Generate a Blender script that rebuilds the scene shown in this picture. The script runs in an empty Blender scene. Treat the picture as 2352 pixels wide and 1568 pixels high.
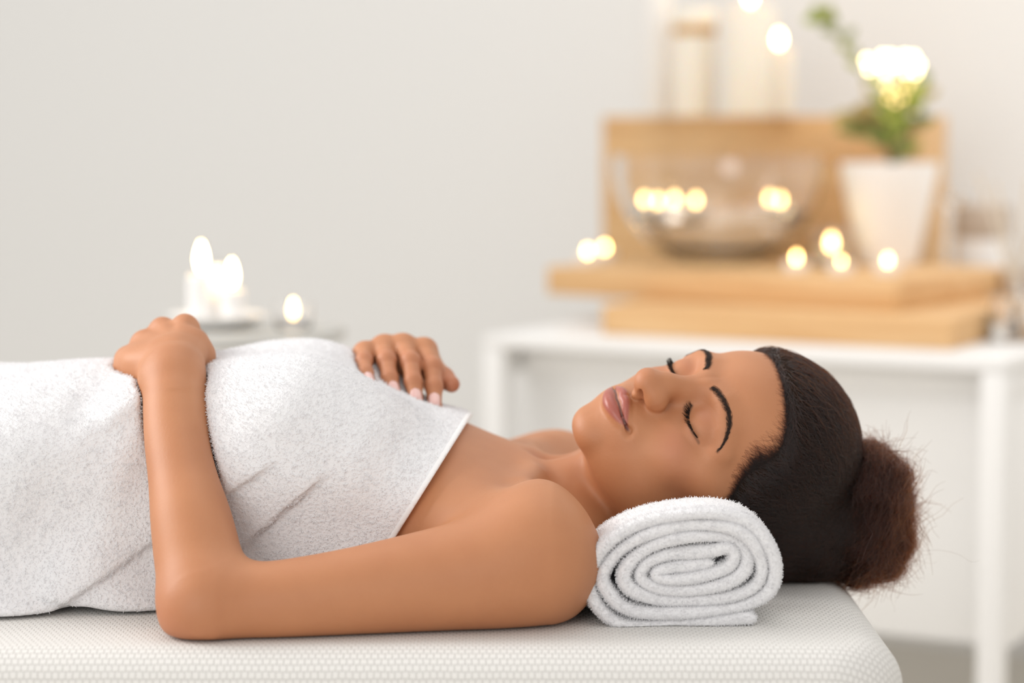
import bpy, bmesh, math, random
import numpy as np
from mathutils import Vector, Matrix

# ------------------------------------------------------------------ camera, world, lights, exposure
sc = bpy.context.scene
COL = sc.collection
TOP = 0.60                      # height of the massage table's top above the floor
CAMZ = TOP + 0.393
FPX = 85.0 / 36.0 * 2352        # focal length in pixels of the 2352 px wide frame
TH = math.atan2(507.0, FPX)     # downward pitch
cam_d = bpy.data.cameras.new('camera')
cam = bpy.data.objects.new('camera', cam_d)
COL.objects.link(cam)
cam_d.lens = 85.0
cam_d.sensor_width = 36.0
cam_d.clip_start = 0.05
cam.location = (0.0, -2.0, CAMZ)
cam.rotation_euler = (math.pi / 2 - TH, 0, 0)
cam_d.dof.use_dof = True
cam_d.dof.focus_distance = 1.935
cam_d.dof.aperture_fstop = 2.6
sc.camera = cam
sc.view_settings.view_transform = 'Standard'
sc.view_settings.look = 'None'
sc.view_settings.gamma = 1.0
sc.view_settings.use_curve_mapping = False
sc.view_settings.exposure = 0.0

world = bpy.data.worlds.new('daylight')
sc.world = world
world.use_nodes = True
wbg = world.node_tree.nodes['Background']
wbg.inputs[0].default_value = (1.0, 0.975, 0.945, 1)
wbg.inputs[1].default_value = 0.80


def area(name, loc, target, sx, sy, power, col, spread=180):
    ld = bpy.data.lights.new(name, 'AREA')
    ld.shape = 'RECTANGLE'
    ld.size = sx
    ld.size_y = sy
    ld.energy = power
    ld.color = col
    ld.spread = math.radians(spread)
    o = bpy.data.objects.new(name, ld)
    COL.objects.link(o)
    o.location = loc
    o.rotation_euler = (Vector(target) - Vector(loc)).to_track_quat('-Z', 'Y').to_euler()
    return o


area('window_daylight', (-2.3, 0.5, 2.0), (0.0, 0.1, TOP + 0.1), 1.5, 1.4, 12.5, (1.0, 0.97, 0.94), 75)
area('front_fill', (-1.4, -3.4, 1.7), (0.1, 0.3, TOP), 1.8, 1.4, 36, (1.0, 0.97, 0.94))  # added soft fill from the camera side, for towel and arm
area('back_wall_fill', (-0.5, 1.1, 3.2), (0.1, 2.7, 0.9), 2.5, 1.0, 16, (1.0, 0.98, 0.96))  # extra light added to lift the back wall, not a ceiling fitting
area('overhead_fill', (0.4, 0.1, 2.9), (0.2, 0.2, TOP), 1.6, 1.4, 5, (1.0, 0.97, 0.94))  # weak unseen fill added above the table


area('right_wall_fill', (1.7, 1.5, 2.3), (1.5, 2.25, 0.9), 0.6, 0.5, 10, (1.0, 0.93, 0.86))  # warm light added to brighten the wall at the right, no lamp there


def P(px, py, Y):
    """world point seen at photo pixel (px,py), on the plane y = Y; z is measured from the table top"""
    dx = (px - 1176) / FPX
    dv = (784 - py) / FPX
    dy = math.cos(TH) + dv * math.sin(TH)
    dz = -math.sin(TH) + dv * math.cos(TH)
    t = (Y + 2.0) / dy
    return np.array([dx * t, Y, 0.393 + dz * t])


def W(p):
    return (float(p[0]), float(p[1]), float(p[2]) + TOP)


# ------------------------------------------------------------------ materials
def mat(name, base, rough=0.5, spec=0.5, **kw):
    m = bpy.data.materials.new(name)
    m.use_nodes = True
    b = m.node_tree.nodes['Principled BSDF']
    b.inputs['Base Color'].default_value = (*base, 1)
    b.inputs['Roughness'].default_value = rough
    b.inputs['Specular IOR Level'].default_value = spec
    for k, v in kw.items():
        b.inputs[k.replace('_', ' ')].default_value = v
    return m


def bsdf(m):
    return m.node_tree.nodes['Principled BSDF']


def node(m, t, **kw):
    n = m.node_tree.nodes.new(t)
    for k, v in kw.items():
        setattr(n, k, v)
    return n


def link(m, a, b):
    m.node_tree.links.new(a, b)


def noise_bump(m, scale, strength, dist=0.001, detail=4, coord='Object', prev=None):
    tc = node(m, 'ShaderNodeTexCoord')
    n = node(m, 'ShaderNodeTexNoise')
    n.inputs['Scale'].default_value = scale
    n.inputs['Detail'].default_value = detail
    bp = node(m, 'ShaderNodeBump')
    bp.inputs['Strength'].default_value = strength
    bp.inputs['Distance'].default_value = dist
    link(m, tc.outputs[coord], n.inputs['Vector'])
    link(m, n.outputs['Fac'], bp.inputs['Height'])
    if prev:
        link(m, prev.outputs['Normal'], bp.inputs['Normal'])
    link(m, bp.outputs['Normal'], bsdf(m).inputs['Normal'])
    return bp, n


def ramp(m, fac, stops):
    r = node(m, 'ShaderNodeValToRGB')
    while len(r.color_ramp.elements) < len(stops):
        r.color_ramp.elements.new(0.5)
    for e, (p, c) in zip(r.color_ramp.elements, stops):
        e.position = p
        e.color = (*c, 1)
    link(m, fac, r.inputs['Fac'])
    return r


M = {}


def hair_mat(name, melanin, red, rough=0.34):
    m = bpy.data.materials.new(name)
    m.use_nodes = True
    m.node_tree.nodes.clear()
    o = m.node_tree.nodes.new('ShaderNodeOutputMaterial')
    h = m.node_tree.nodes.new('ShaderNodeBsdfHairPrincipled')
    h.parametrization = 'MELANIN'
    h.inputs['Melanin'].default_value = melanin
    h.inputs['Melanin Redness'].default_value = red
    h.inputs['Roughness'].default_value = rough
    h.inputs['Radial Roughness'].default_value = 0.4
    h.inputs['Random Roughness'].default_value = 0.2
    h.inputs['Random Color'].default_value = 0.12
    m.node_tree.links.new(h.outputs[0], o.inputs[0])
    return m


# skin: the masks paint lips, brows, blush and knuckles
m = M['skin'] = mat('skin', (0.45, 0.22, 0.11), 0.40, 0.5)
b = bsdf(m)
b.inputs['Subsurface Weight'].default_value = 0.12
b.inputs['Subsurface Radius'].default_value = (1.0, 0.4, 0.2)
b.inputs['Subsurface Scale'].default_value = 0.006
at = node(m, 'ShaderNodeAttribute', attribute_name='skin_mask')
sep = node(m, 'ShaderNodeSeparateColor')
link(m, at.outputs['Color'], sep.inputs['Color'])
tc = node(m, 'ShaderNodeTexCoord')
nz = node(m, 'ShaderNodeTexNoise')
nz.inputs['Scale'].default_value = 14
nz.inputs['Detail'].default_value = 5
link(m, tc.outputs['Object'], nz.inputs['Vector'])
rp = ramp(m, nz.outputs['Fac'], [(0.3, (0.44, 0.180, 0.080)), (0.7, (0.50, 0.216, 0.098))])
prev = rp.outputs['Color']
for ch, colr, amt in (('Blue', (0.46, 0.16, 0.10), 0.6), ('Red', (0.36, 0.095, 0.075), 0.9), ('Green', (0.014, 0.009, 0.008), 0.85)):
    mx = node(m, 'ShaderNodeMix', data_type='RGBA')
    mul = node(m, 'ShaderNodeMath', operation='MULTIPLY')
    mul.inputs[1].default_value = amt
    link(m, sep.outputs[ch], mul.inputs[0])
    link(m, mul.outputs[0], mx.inputs[0])
    link(m, prev, mx.inputs[6])
    mx.inputs[7].default_value = (*colr, 1)
    prev = mx.outputs[2]
link(m, prev, b.inputs['Base Color'])
rr = node(m, 'ShaderNodeMapRange')
rr.inputs[3].default_value = 0.54
rr.inputs[4].default_value = 0.36
link(m, sep.outputs['Red'], rr.inputs[0])
link(m, rr.outputs[0], b.inputs['Roughness'])
bp1, n1 = noise_bump(m, 900, 0.12, 0.0006, 3)
bp2, n2 = noise_bump(m, 420, 0.16, 0.0010, 5, 'Object', bp1)

m = M['terry'] = mat('white_terry', (0.80, 0.80, 0.815), 0.95, 0.05)
b1, _ = noise_bump(m, 420, 0.55, 0.002, 3)
M['terry_loop'] = mat('white_terry_loops', (0.81, 0.81, 0.825), 0.9, 0.05)
m = M['hem'] = mat('white_hem', (0.83, 0.82, 0.82), 0.9, 0.08)
noise_bump(m, 1200, 0.25, 0.0006)

# woven cover: small raised dashes in staggered rows
m = M['weave'] = mat('woven_cover', (0.74, 0.73, 0.70), 0.85, 0.1)
tc = node(m, 'ShaderNodeTexCoord')
mp = node(m, 'ShaderNodeMapping')
br = node(m, 'ShaderNodeTexBrick')
br.inputs['Scale'].default_value = 1.0
br.inputs['Brick Width'].default_value = 0.0052
br.inputs['Row Height'].default_value = 0.0058
br.inputs['Mortar Size'].default_value = 0.00085
br.inputs['Mortar Smooth'].default_value = 1.0
br.offset = 0.5
uvn = node(m, 'ShaderNodeUVMap', uv_map='cover')
nzw = node(m, 'ShaderNodeTexNoise')
nzw.inputs['Scale'].default_value = 90
addv = node(m, 'ShaderNodeMix', data_type='RGBA', blend_type='ADD')
addv.inputs[0].default_value = 0.0016
link(m, uvn.outputs['UV'], nzw.inputs['Vector'])
link(m, uvn.outputs['UV'], addv.inputs[6])
link(m, nzw.outputs['Color'], addv.inputs[7])
link(m, addv.outputs[2], br.inputs['Vector'])
bp = node(m, 'ShaderNodeBump', invert=True)
bp.inputs['Strength'].default_value = 0.5
bp.inputs['Distance'].default_value = 0.0013
link(m, br.outputs['Fac'], bp.inputs['Height'])
link(m, bp.outputs['Normal'], bsdf(m).inputs['Normal'])
rpw = ramp(m, br.outputs['Fac'], [(0.0, (0.74, 0.73, 0.705)), (1.0, (0.63, 0.62, 0.595))])
link(m, rpw.outputs['Color'], bsdf(m).inputs['Base Color'])

M['hair'] = mat('dark_brown_hair', (0.016, 0.0085, 0.005), 0.75, 0.1)
M['hair_strand'] = hair_mat('dark_brown_strands', 0.88, 0.62)
M['bun'] = mat('auburn_hair', (0.050, 0.009, 0.004), 0.8, 0.08)
M['bun_strand'] = hair_mat('auburn_strands', 0.80, 1.0)
M['lash'] = mat('black_lashes', (0.006, 0.005, 0.005), 0.5, 0.2)
M['brow'] = mat('brow_hairs', (0.028, 0.018, 0.014), 0.6, 0.2)
M['nail'] = mat('pale_pink_polish', (0.74, 0.47, 0.43), 0.18, 0.5, Coat_Weight=0.4)

m = M['wall'] = mat('white_plaster', (0.83, 0.83, 0.82), 0.9, 0.1)
noise_bump(m, 60, 0.05, 0.002)
m = M['floor'] = mat('beige_floor', (0.74, 0.70, 0.63), 0.6, 0.3)
noise_bump(m, 30, 0.05, 0.002)
M['paint'] = mat('white_lacquer', (0.83, 0.825, 0.815), 0.35, 0.4)
m = M['wood'] = mat('oak_block', (0.62, 0.36, 0.15), 0.5, 0.35)
tc = node(m, 'ShaderNodeTexCoord')
mp = node(m, 'ShaderNodeMapping')
mp.inputs['Scale'].default_value = (2.2, 16, 22)
nz = node(m, 'ShaderNodeTexNoise')
nz.inputs['Scale'].default_value = 1.6
nz.inputs['Detail'].default_value = 6
nz.inputs['Distortion'].default_value = 0.6
link(m, tc.outputs['Object'], mp.inputs['Vector'])
link(m, mp.outputs['Vector'], nz.inputs['Vector'])
rp = ramp(m, nz.outputs['Fac'], [(0.25, (0.60, 0.335, 0.145)), (0.5, (0.72, 0.45, 0.215)), (0.75, (0.79, 0.54, 0.29))])
link(m, rp.outputs['Color'], bsdf(m).inputs['Base Color'])
M['ceramic'] = mat('white_ceramic', (0.90, 0.89, 0.875), 0.4, 0.5)
M['stone'] = mat('pale_grey_stone', (0.50, 0.50, 0.48), 0.45, 0.4)
m = M['wax'] = mat('ivory_wax', (0.88, 0.82, 0.72), 0.5, 0.3)
bsdf(m).inputs['Subsurface Weight'].default_value = 0.5
bsdf(m).inputs['Subsurface Radius'].default_value = (1, 0.7, 0.4)
bsdf(m).inputs['Subsurface Scale'].default_value = 0.02
M['wax_white'] = mat('white_wax', (0.87, 0.86, 0.85), 0.45, 0.3)
M['amber'] = mat('amber_band', (0.62, 0.36, 0.12), 0.5, 0.3)
M['metal'] = mat('tin_cup', (0.93, 0.93, 0.935), 0.3, 0.6, Metallic=0.1)
M['wick'] = mat('wick', (0.03, 0.02, 0.02), 0.9)
M['glass'] = mat('clear_glass', (1, 1, 1), 0.0, 0.5, Transmission_Weight=1.0, IOR=1.52)
M['water'] = mat('water', (0.97, 0.985, 0.98), 0.0, 0.5, Transmission_Weight=1.0, IOR=1.33)
M['leaf'] = mat('green_leaf', (0.22, 0.26, 0.065), 0.5, 0.4)
M['leaf_fresh'] = mat('fresh_green_leaf', (0.34, 0.40, 0.07), 0.5, 0.4)
M['leaf_dry'] = mat('olive_leaf', (0.48, 0.38, 0.15), 0.55, 0.3)
M['stem'] = mat('stem', (0.16, 0.15, 0.05), 0.6)
M['soil'] = mat('soil', (0.06, 0.04, 0.025), 0.95)
M['taupe'] = mat('taupe_ceramic', (0.50, 0.41, 0.33), 0.5)
M['reed'] = mat('reed_stick', (0.66, 0.56, 0.44), 0.7)


def emis(name, col, s):
    m = bpy.data.materials.new(name)
    m.use_nodes = True
    m.node_tree.nodes.clear()
    o = m.node_tree.nodes.new('ShaderNodeOutputMaterial')
    e = m.node_tree.nodes.new('ShaderNodeEmission')
    e.inputs[0].default_value = (*col, 1)
    e.inputs[1].default_value = s
    m.node_tree.links.new(e.outputs[0], o.inputs[0])
    return m


M['flame'] = emis('candle_flame', (1.0, 0.66, 0.26), 36)
M['flame_water'] = emis('floating_flame', (1.0, 0.66, 0.26), 70)
M['flame_small'] = emis('tealight_flame', (1.0, 0.62, 0.22), 28)
M['bulb'] = emis('warm_bulb', (1.0, 0.78, 0.42), 14)
M['bulb_dim'] = emis('dim_warm_bulb', (1.0, 0.70, 0.30), 4.5)


# ------------------------------------------------------------------ object helpers
def tag(o, label=None, cat=None, group=None, kind=None):
    if label:
        o['label'] = label
    if cat:
        o['category'] = cat
    if group:
        o['group'] = group
    if kind:
        o['kind'] = kind
    return o


def empty(name, loc, rz=0.0):
    o = bpy.data.objects.new(name, None)
    COL.objects.link(o)
    o.location = loc
    o.rotation_euler = (0, 0, rz)
    o.empty_display_size = 0.05
    return o


def mesh_obj(name, verts, faces, material, parent=None, smooth=True):
    me = bpy.data.meshes.new(name)
    me.from_pydata([tuple(v) for v in verts], [], [tuple(f) for f in faces])
    me.update()
    if smooth:
        me.polygons.foreach_set('use_smooth', [True] * len(me.polygons))
    if material:
        me.materials.append(material)
    o = bpy.data.objects.new(name, me)
    COL.objects.link(o)
    if parent:
        o.parent = parent
    return o


def bm_obj(name, bm, material, parent=None, smooth=True):
    bmesh.ops.recalc_face_normals(bm, faces=bm.faces)
    me = bpy.data.meshes.new(name)
    bm.to_mesh(me)
    bm.free()
    if smooth:
        me.polygons.foreach_set('use_smooth', [True] * len(me.polygons))
        try:
            me.set_sharp_from_angle(angle=math.radians(40))
        except Exception:
            pass
    me.materials.append(material)
    o = bpy.data.objects.new(name, me)
    COL.objects.link(o)
    if parent:
        o.parent = parent
    return o


def box(name, x0, x1, y0, y1, z0, z1, material, parent=None, bev=0.003):
    bm = bmesh.new()
    bmesh.ops.create_cube(bm, size=1)
    for v in bm.verts:
        v.co = Vector(((x0 + x1) / 2 + v.co.x * (x1 - x0), (y0 + y1) / 2 + v.co.y * (y1 - y0), (z0 + z1) / 2 + v.co.z * (z1 - z0)))
    if bev:
        bmesh.ops.bevel(bm, geom=bm.edges[:], offset=bev, segments=2, affect='EDGES', profile=0.5)
    return bm_obj(name, bm, material, parent)


def lathe(name, prof, material, parent=None, loc=(0, 0, 0), n=40):
    """prof: list of (r,z)"""
    vs, fs = [], []
    k = len(prof)
    for i in range(n):
        a = 2 * math.pi * i / n
        for r, z in prof:
            vs.append((loc[0] + r * math.cos(a), loc[1] + r * math.sin(a), loc[2] + z))
    for i in range(n):
        j = (i + 1) % n
        for q in range(k - 1):
            fs.append((i * k + q, j * k + q, j * k + q + 1, i * k + q + 1))
    bm = bmesh.new()
    bv = [bm.verts.new(v) for v in vs]
    for f in fs:
        try:
            bm.faces.new([bv[q] for q in f])
        except ValueError:
            pass
    bmesh.ops.remove_doubles(bm, verts=bm.verts, dist=1e-6)
    return bm_obj(name, bm, material, parent)


def tube(name, pts, radii, material, parent=None, n=8):
    vs, fs = [], []
    pts = [Vector(p) for p in pts]
    for i, p in enumerate(pts):
        d = (pts[min(i + 1, len(pts) - 1)] - pts[max(i - 1, 0)]).normalized()
        a = d.orthogonal().normalized()
        b = d.cross(a)
        r = radii[i] if hasattr(radii, '__len__') else radii
        for q in range(n):
            t = 2 * math.pi * q / n
            vs.append(p + (a * math.cos(t) + b * math.sin(t)) * r)
    for i in range(len(pts) - 1):
        for q in range(n):
            q2 = (q + 1) % n
            fs.append((i * n + q, i * n + q2, (i + 1) * n + q2, (i + 1) * n + q))
    fs.append(tuple(range(n))[::-1])
    fs.append(tuple((len(pts) - 1) * n + q for q in range(n)))
    return mesh_obj(name, vs, fs, material, parent)


def copy_tree(o, parent=None):
    c = o.copy()
    COL.objects.link(c)
    if parent:
        c.parent = parent
    for ch in list(o.children):
        copy_tree(ch, c)
    return c


def hair_obj(name, pts, r0, r1, material, parent=None):
    """pts [N,K,3] -> one curves object"""
    pts = np.asarray(pts, np.float32)
    N, K, _ = pts.shape
    c = bpy.data.hair_curves.new(name)
    c.add_curves([K] * N)
    c.position_data.foreach_set('vector', pts.reshape(-1))
    rad = np.linspace(0, 1, K)[None, :].repeat(N, 0)
    rad = (np.broadcast_to(np.asarray(r0, float).reshape(-1, 1), (N, K)) * (1 - rad) + r1 * rad).astype(np.float32)
    c.points.foreach_set('radius', rad.reshape(-1))
    c.materials.append(material)
    o = bpy.data.objects.new(name, c)
    COL.objects.link(o)
    if parent:
        o.parent = parent
    return o


# ------------------------------------------------------------------ signed distance sculpting
def smin(a, b, k):
    h = np.maximum(k - np.abs(a - b), 0) / k
    return np.minimum(a, b) - h * h * k * 0.25


def smax(a, b, k):
    return -smin(-a, -b, k)


def cone(p, a, b, ra, rb):
    a = np.asarray(a, float)
    b = np.asarray(b, float)
    ba = b - a
    t = np.clip((p - a) @ ba / (ba @ ba), 0, 1)
    return np.linalg.norm(p - a - t[:, None] * ba, axis=1) - (ra + (rb - ra) * t)


def chain(p, pts, rs, k=None):
    d = None
    for i in range(len(pts) - 1):
        e = cone(p, pts[i], pts[i + 1], rs[i], rs[i + 1])
        d = e if d is None else (np.minimum(d, e) if k is None else smin(d, e, k))
    return d


def ell(p, c, r):
    q = p - np.asarray(c, float)
    r = np.asarray(r, float)
    k0 = np.linalg.norm(q / r, axis=1)
    k1 = np.linalg.norm(q / (r * r), axis=1)
    return k0 * (k0 - 1) / np.maximum(k1, 1e-9)


def surface_nets(f, lo, hi, h):
    """mesh the zero set of f; f maps [N,3] -> [N]"""
    lo = np.asarray(lo, float)
    hi = np.asarray(hi, float)
    n = np.ceil((hi - lo) / h).astype(int) + 1
    C = 6
    nc = np.ceil(n / C).astype(int) + 1
    ci = np.stack(np.meshgrid(*[np.arange(q) for q in nc], indexing='ij'), -1)
    cp = lo + (ci.reshape(-1, 3) + 0.5) * C * h
    dc = f(cp).reshape(nc)
    near = np.abs(dc) < C * h * 2.2
    big = np.repeat(np.repeat(np.repeat(dc, C, 0), C, 1), C, 2)[:n[0], :n[1], :n[2]].astype(np.float32)
    nb = np.repeat(np.repeat(np.repeat(near, C, 0), C, 1), C, 2)[:n[0], :n[1], :n[2]]
    idx = np.argwhere(nb)
    big[nb] = f(lo + idx * h)
    v = big
    ins = v < 0
    # active cells
    cnt = np.zeros(tuple(n - 1), np.int8)
    for dx in (0, 1):
        for dy in (0, 1):
            for dz in (0, 1):
                cnt += ins[dx:n[0] - 1 + dx, dy:n[1] - 1 + dy, dz:n[2] - 1 + dz]
    act = (cnt > 0) & (cnt < 8)
    cells = np.argwhere(act)
    vid = np.full(act.shape, -1, np.int64)
    vid[act] = np.arange(len(cells))
    acc = np.zeros((len(cells), 3))
    num = np.zeros(len(cells))
    corners = [np.array(c) for c in ((0, 0, 0), (1, 0, 0), (0, 1, 0), (1, 1, 0), (0, 0, 1), (1, 0, 1), (0, 1, 1), (1, 1, 1))]
    for i in range(8):
        for ax in range(3):
            if corners[i][ax] == 0:
                c0 = corners[i]
                c1 = c0.copy()
                c1[ax] = 1
                a = v[tuple((cells + c0).T)]
                bb = v[tuple((cells + c1).T)]
                s = (a < 0) != (bb < 0)
                t = np.where(s, a / np.where(s, a - bb, 1), 0)
                pos = c0 + np.eye(3)[ax] * t[:, None]
                acc += pos * s[:, None]
                num += s
    V = lo + (cells + acc / num[:, None]) * h
    F = []
    for ax in range(3):
        o1, o2 = [q for q in range(3) if q != ax]
        sl0 = [slice(None)] * 3
        sl1 = [slice(None)] * 3
        sl0[ax] = slice(0, n[ax] - 1)
        sl1[ax] = slice(1, n[ax])
        a = ins[tuple(sl0)]
        bb = ins[tuple(sl1)]
        e = np.argwhere(a != bb)
        ok = (e[:, o1] > 0) & (e[:, o2] > 0) & (e[:, o1] < n[o1] - 1) & (e[:, o2] < n[o2] - 1)
        e = e[ok]
        flip = a[tuple(e.T)]
        d1 = np.eye(3, dtype=int)[o1]
        d2 = np.eye(3, dtype=int)[o2]
        q = np.stack([vid[tuple((e - d1 - d2).T)], vid[tuple((e - d2).T)], vid[tuple(e.T)], vid[tuple((e - d1).T)]], 1)
        fl = flip if ax != 1 else ~flip
        q[~fl] = q[~fl][:, ::-1]
        F.append(q)
    F = np.concatenate(F)
    F = F[(F >= 0).all(1)]
    return V, F


def grad(f, p, e=0.0006):
    g = np.zeros_like(p)
    for s in ((1, -1, -1), (-1, -1, 1), (-1, 1, -1), (1, 1, 1)):
        s = np.array(s, float)
        g += s * f(p + s * e)[:, None]
    return g / np.maximum(np.linalg.norm(g, axis=1, keepdims=True), 1e-9)


def project(f, p, it=2, e=0.0006, off=0.0, lim=0.003):
    p = p.copy()
    for _ in range(it):
        g = grad(f, p, e)
        p -= g * np.clip(f(p) - off, -lim, lim)[:, None]
    return p


def np_mesh(name, V, F, material, parent=None):
    me = bpy.data.meshes.new(name)
    me.vertices.add(len(V))
    me.vertices.foreach_set('co', V.astype(np.float32).reshape(-1))
    k = F.shape[1]
    me.loops.add(F.size)
    me.loops.foreach_set('vertex_index', F.astype(np.int32).reshape(-1))
    me.polygons.add(len(F))
    me.polygons.foreach_set('loop_start', np.arange(0, F.size, k, dtype=np.int32))
    me.polygons.foreach_set('use_smooth', np.ones(len(F), bool))
    me.update(calc_edges=True)
    me.validate()
    me.materials.append(material)
    o = bpy.data.objects.new(name, me)
    COL.objects.link(o)
    if parent:
        o.parent = parent
    return o


def mesh_tris(me):
    me.calc_loop_triangles()
    t = np.zeros(len(me.loop_triangles) * 3, np.int32)
    me.loop_triangles.foreach_get('vertices', t)
    v = np.zeros(len(me.vertices) * 3, np.float32)
    me.vertices.foreach_get('co', v)
    return v.reshape(-1, 3).astype(float), t.reshape(-1, 3)


def scatter(me, n, rng, keep=None):
    v, t = mesh_tris(me)
    a, b_, c = v[t[:, 0]], v[t[:, 1]], v[t[:, 2]]
    nn = np.cross(b_ - a, c - a)
    ar = np.linalg.norm(nn, axis=1)
    nn = nn / np.maximum(ar, 1e-12)[:, None]
    w = ar.copy()
    if keep is not None:
        w = w * keep((a + b_ + c) / 3, nn)
    i = rng.choice(len(t), n, p=w / w.sum())
    r1 = np.sqrt(rng.random(n))
    r2 = rng.random(n)
    p = a[i] * (1 - r1)[:, None] + b_[i] * (r1 * (1 - r2))[:, None] + c[i] * (r1 * r2)[:, None]
    return p, nn[i]


def lerp_knots(x, kn):
    kn = sorted(kn)
    xs = np.array([k[0] for k in kn], float)
    ys = np.array([k[1] for k in kn], float)
    # smooth (Catmull-Rom style) interpolation
    m_ = np.gradient(ys, xs)
    i = np.clip(np.searchsorted(xs, x) - 1, 0, len(xs) - 2)
    h = xs[i + 1] - xs[i]
    t = np.clip((x - xs[i]) / h, 0, 1)
    t2, t3 = t * t, t * t * t
    return (2 * t3 - 3 * t2 + 1) * ys[i] + (t3 - 2 * t2 + t) * h * m_[i] + (-2 * t3 + 3 * t2) * ys[i + 1] + (t3 - t2) * h * m_[i + 1]


# ------------------------------------------------------------------ the room
YAW = math.radians(28)
WN = np.array([math.sin(YAW), math.cos(YAW)])       # out of the room through the back wall
WT = np.array([math.cos(YAW), -math.sin(YAW)])      # along the wall to the right


def wallpt(s, off=0.0):
    """point on the plane of the back wall; s metres along it, off metres into the wall"""
    # the plane is 4.39 m from the camera
    q = WN * (4.39 + off) + WT * s
    return q[0], q[1] - 2.0


def slab(name, s0, s1, o0, o1, z0, z1, material, kind='structure'):
    vs = [(*wallpt(s, o), z) for z in (z0, z1) for s, o in ((s0, o0), (s1, o0), (s1, o1), (s0, o1))]
    fs = [(0, 1, 2, 3), (7, 6, 5, 4), (0, 4, 5, 1), (1, 5, 6, 2), (2, 6, 7, 3), (3, 7, 4, 0)]
    bm = bmesh.new()
    bv = [bm.verts.new(v) for v in vs]
    for f in fs:
        bm.faces.new([bv[i] for i in f])
    o = bm_obj(name, bm, material, None, smooth=False)
    return tag(o, kind=kind)


slab('wall_back', -9.0, 4.0, 0.0, 0.12, 0.0, 3.4, M['wall'])
slab('baseboard_back', -9.0, 4.0, -0.015, -0.0005, 0.0, 0.07, M['paint'])
vs = [(-6, -4, 0), (5.5, -4, 0), (5.5, 7.4, 0), (-6, 7.4, 0), (-6, -4, -0.1), (5.5, -4, -0.1), (5.5, 7.4, -0.1), (-6, 7.4, -0.1)]
fl = mesh_obj('floor', vs, [(0, 1, 2, 3), (7, 6, 5, 4), (0, 4, 5, 1), (1, 5, 6, 2), (2, 6, 7, 3), (3, 7, 4, 0)], M['floor'], smooth=False)
tag(fl, kind='structure')

# ------------------------------------------------------------------ massage table
TX1 = 0.263                       # flat end of the top, at the head
TY0, TY1 = -0.205, 0.44
RB = 0.036                        # rounding of the padded edge
tab = empty('massage_table', (-0.6, 0.12, 0))
tag(tab, 'massage table covered in off-white woven fabric, the person lying on it', 'massage table')


def build_cover():
    """padded top with rounded rim: rings around a rounded rectangle, swept over the edge profile"""
    x0, x1, y0, y1 = -1.6, TX1, TY0, TY1
    rc = 0.03
    outline = []
    arc = 10
    for cx, cy, a0 in ((x1 - rc, y0 + rc, -90), (x1 - rc, y1 - rc, 0), (x0 + rc, y1 - rc, 90), (x0 + rc, y0 + rc, 180)):
        for i in range(arc + 1):
            a = math.radians(a0 + 90 * i / arc)
            outline.append((cx + rc * math.cos(a), cy + rc * math.sin(a), math.cos(a), math.sin(a)))
    prof = [(0.0, 0.0)]
    for i in range(1, 13):
        a = math.pi / 2 * i / 12
        prof.append((RB * math.sin(a), -RB + RB * math.cos(a)))
    prof += [(RB * 1.02, -0.075), (RB * 0.75, -0.098), (RB * 0.1, -0.108), (-0.05, -0.11)]
    vs, uv, fs = [], [], []
    n = len(outline)
    arc_len = [0]
    for a, b_ in zip(prof, prof[1:]):
        arc_len.append(arc_len[-1] + math.hypot(b_[0] - a[0], b_[1] - a[1]))
    for (ox, oz), s in zip(prof, arc_len):
        for x, y, nx, ny in outline:
            vs.append((x + nx * ox, y + ny * ox, oz))
            uv.append((x + nx * s, y + ny * s))
    for k in range(len(prof) - 1):
        for i in range(n):
            j = (i + 1) % n
            fs.append((k * n + i, (k + 1) * n + i, (k + 1) * n + j, k * n + j))
    fs.append(tuple(range(n)))
    last = (len(prof) - 1) * n
    fs.append(tuple(last + i for i in range(n))[::-1])
    me = bpy.data.meshes.new('cover')
    me.from_pydata([(v[0], v[1], v[2] + TOP) for v in vs], [], fs)
    u = me.uv_layers.new(name='cover')
    for lp in me.loops:
        u.data[lp.index].uv = uv[lp.vertex_index]
    me.polygons.foreach_set('use_smooth', [True] * len(me.polygons))
    me.update()
    me.materials.append(M['weave'])
    o = bpy.data.objects.new('cover', me)
    COL.objects.link(o)
    o.parent = tab
    o.matrix_parent_inverse = Matrix.Translation((0.6, -0.12, 0))
    return o


build_cover()
for lx in (-0.85, 0.75):
    for ly in (-0.24, 0.24):
        box('leg', lx - 0.025, lx + 0.025, ly - 0.025, ly + 0.025, 0.0, TOP - 0.11, M['paint'], tab)
box('frame', -0.95, 0.83, -0.29, 0.29, TOP - 0.15, TOP - 0.109, M['paint'], tab)

# ------------------------------------------------------------------ the person
rng = np.random.default_rng(7)
# --- head frame: l = her left, u = chin to crown, f = out of the face (mm), origin between the eyes
HR = np.array([[0.130, 0.962, -0.240], [-0.799, -0.042, -0.600], [-0.587, 0.269, 0.763]])
_a = math.radians(2.5)
HR = np.array([[math.cos(_a), -math.sin(_a), 0], [math.sin(_a), math.cos(_a), 0], [0, 0, 1]]) @ HR
uu, _, vv = np.linalg.svd(HR)
HR = uu @ vv
HN = P(1588.5, 875.5, -0.0144)
HS = 1.029


def to_head(p):
    return (p - HN) @ HR * (1000 / HS)


def from_head(q):
    return np.asarray(q, float) @ HR.T * (HS / 1000) + HN


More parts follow.
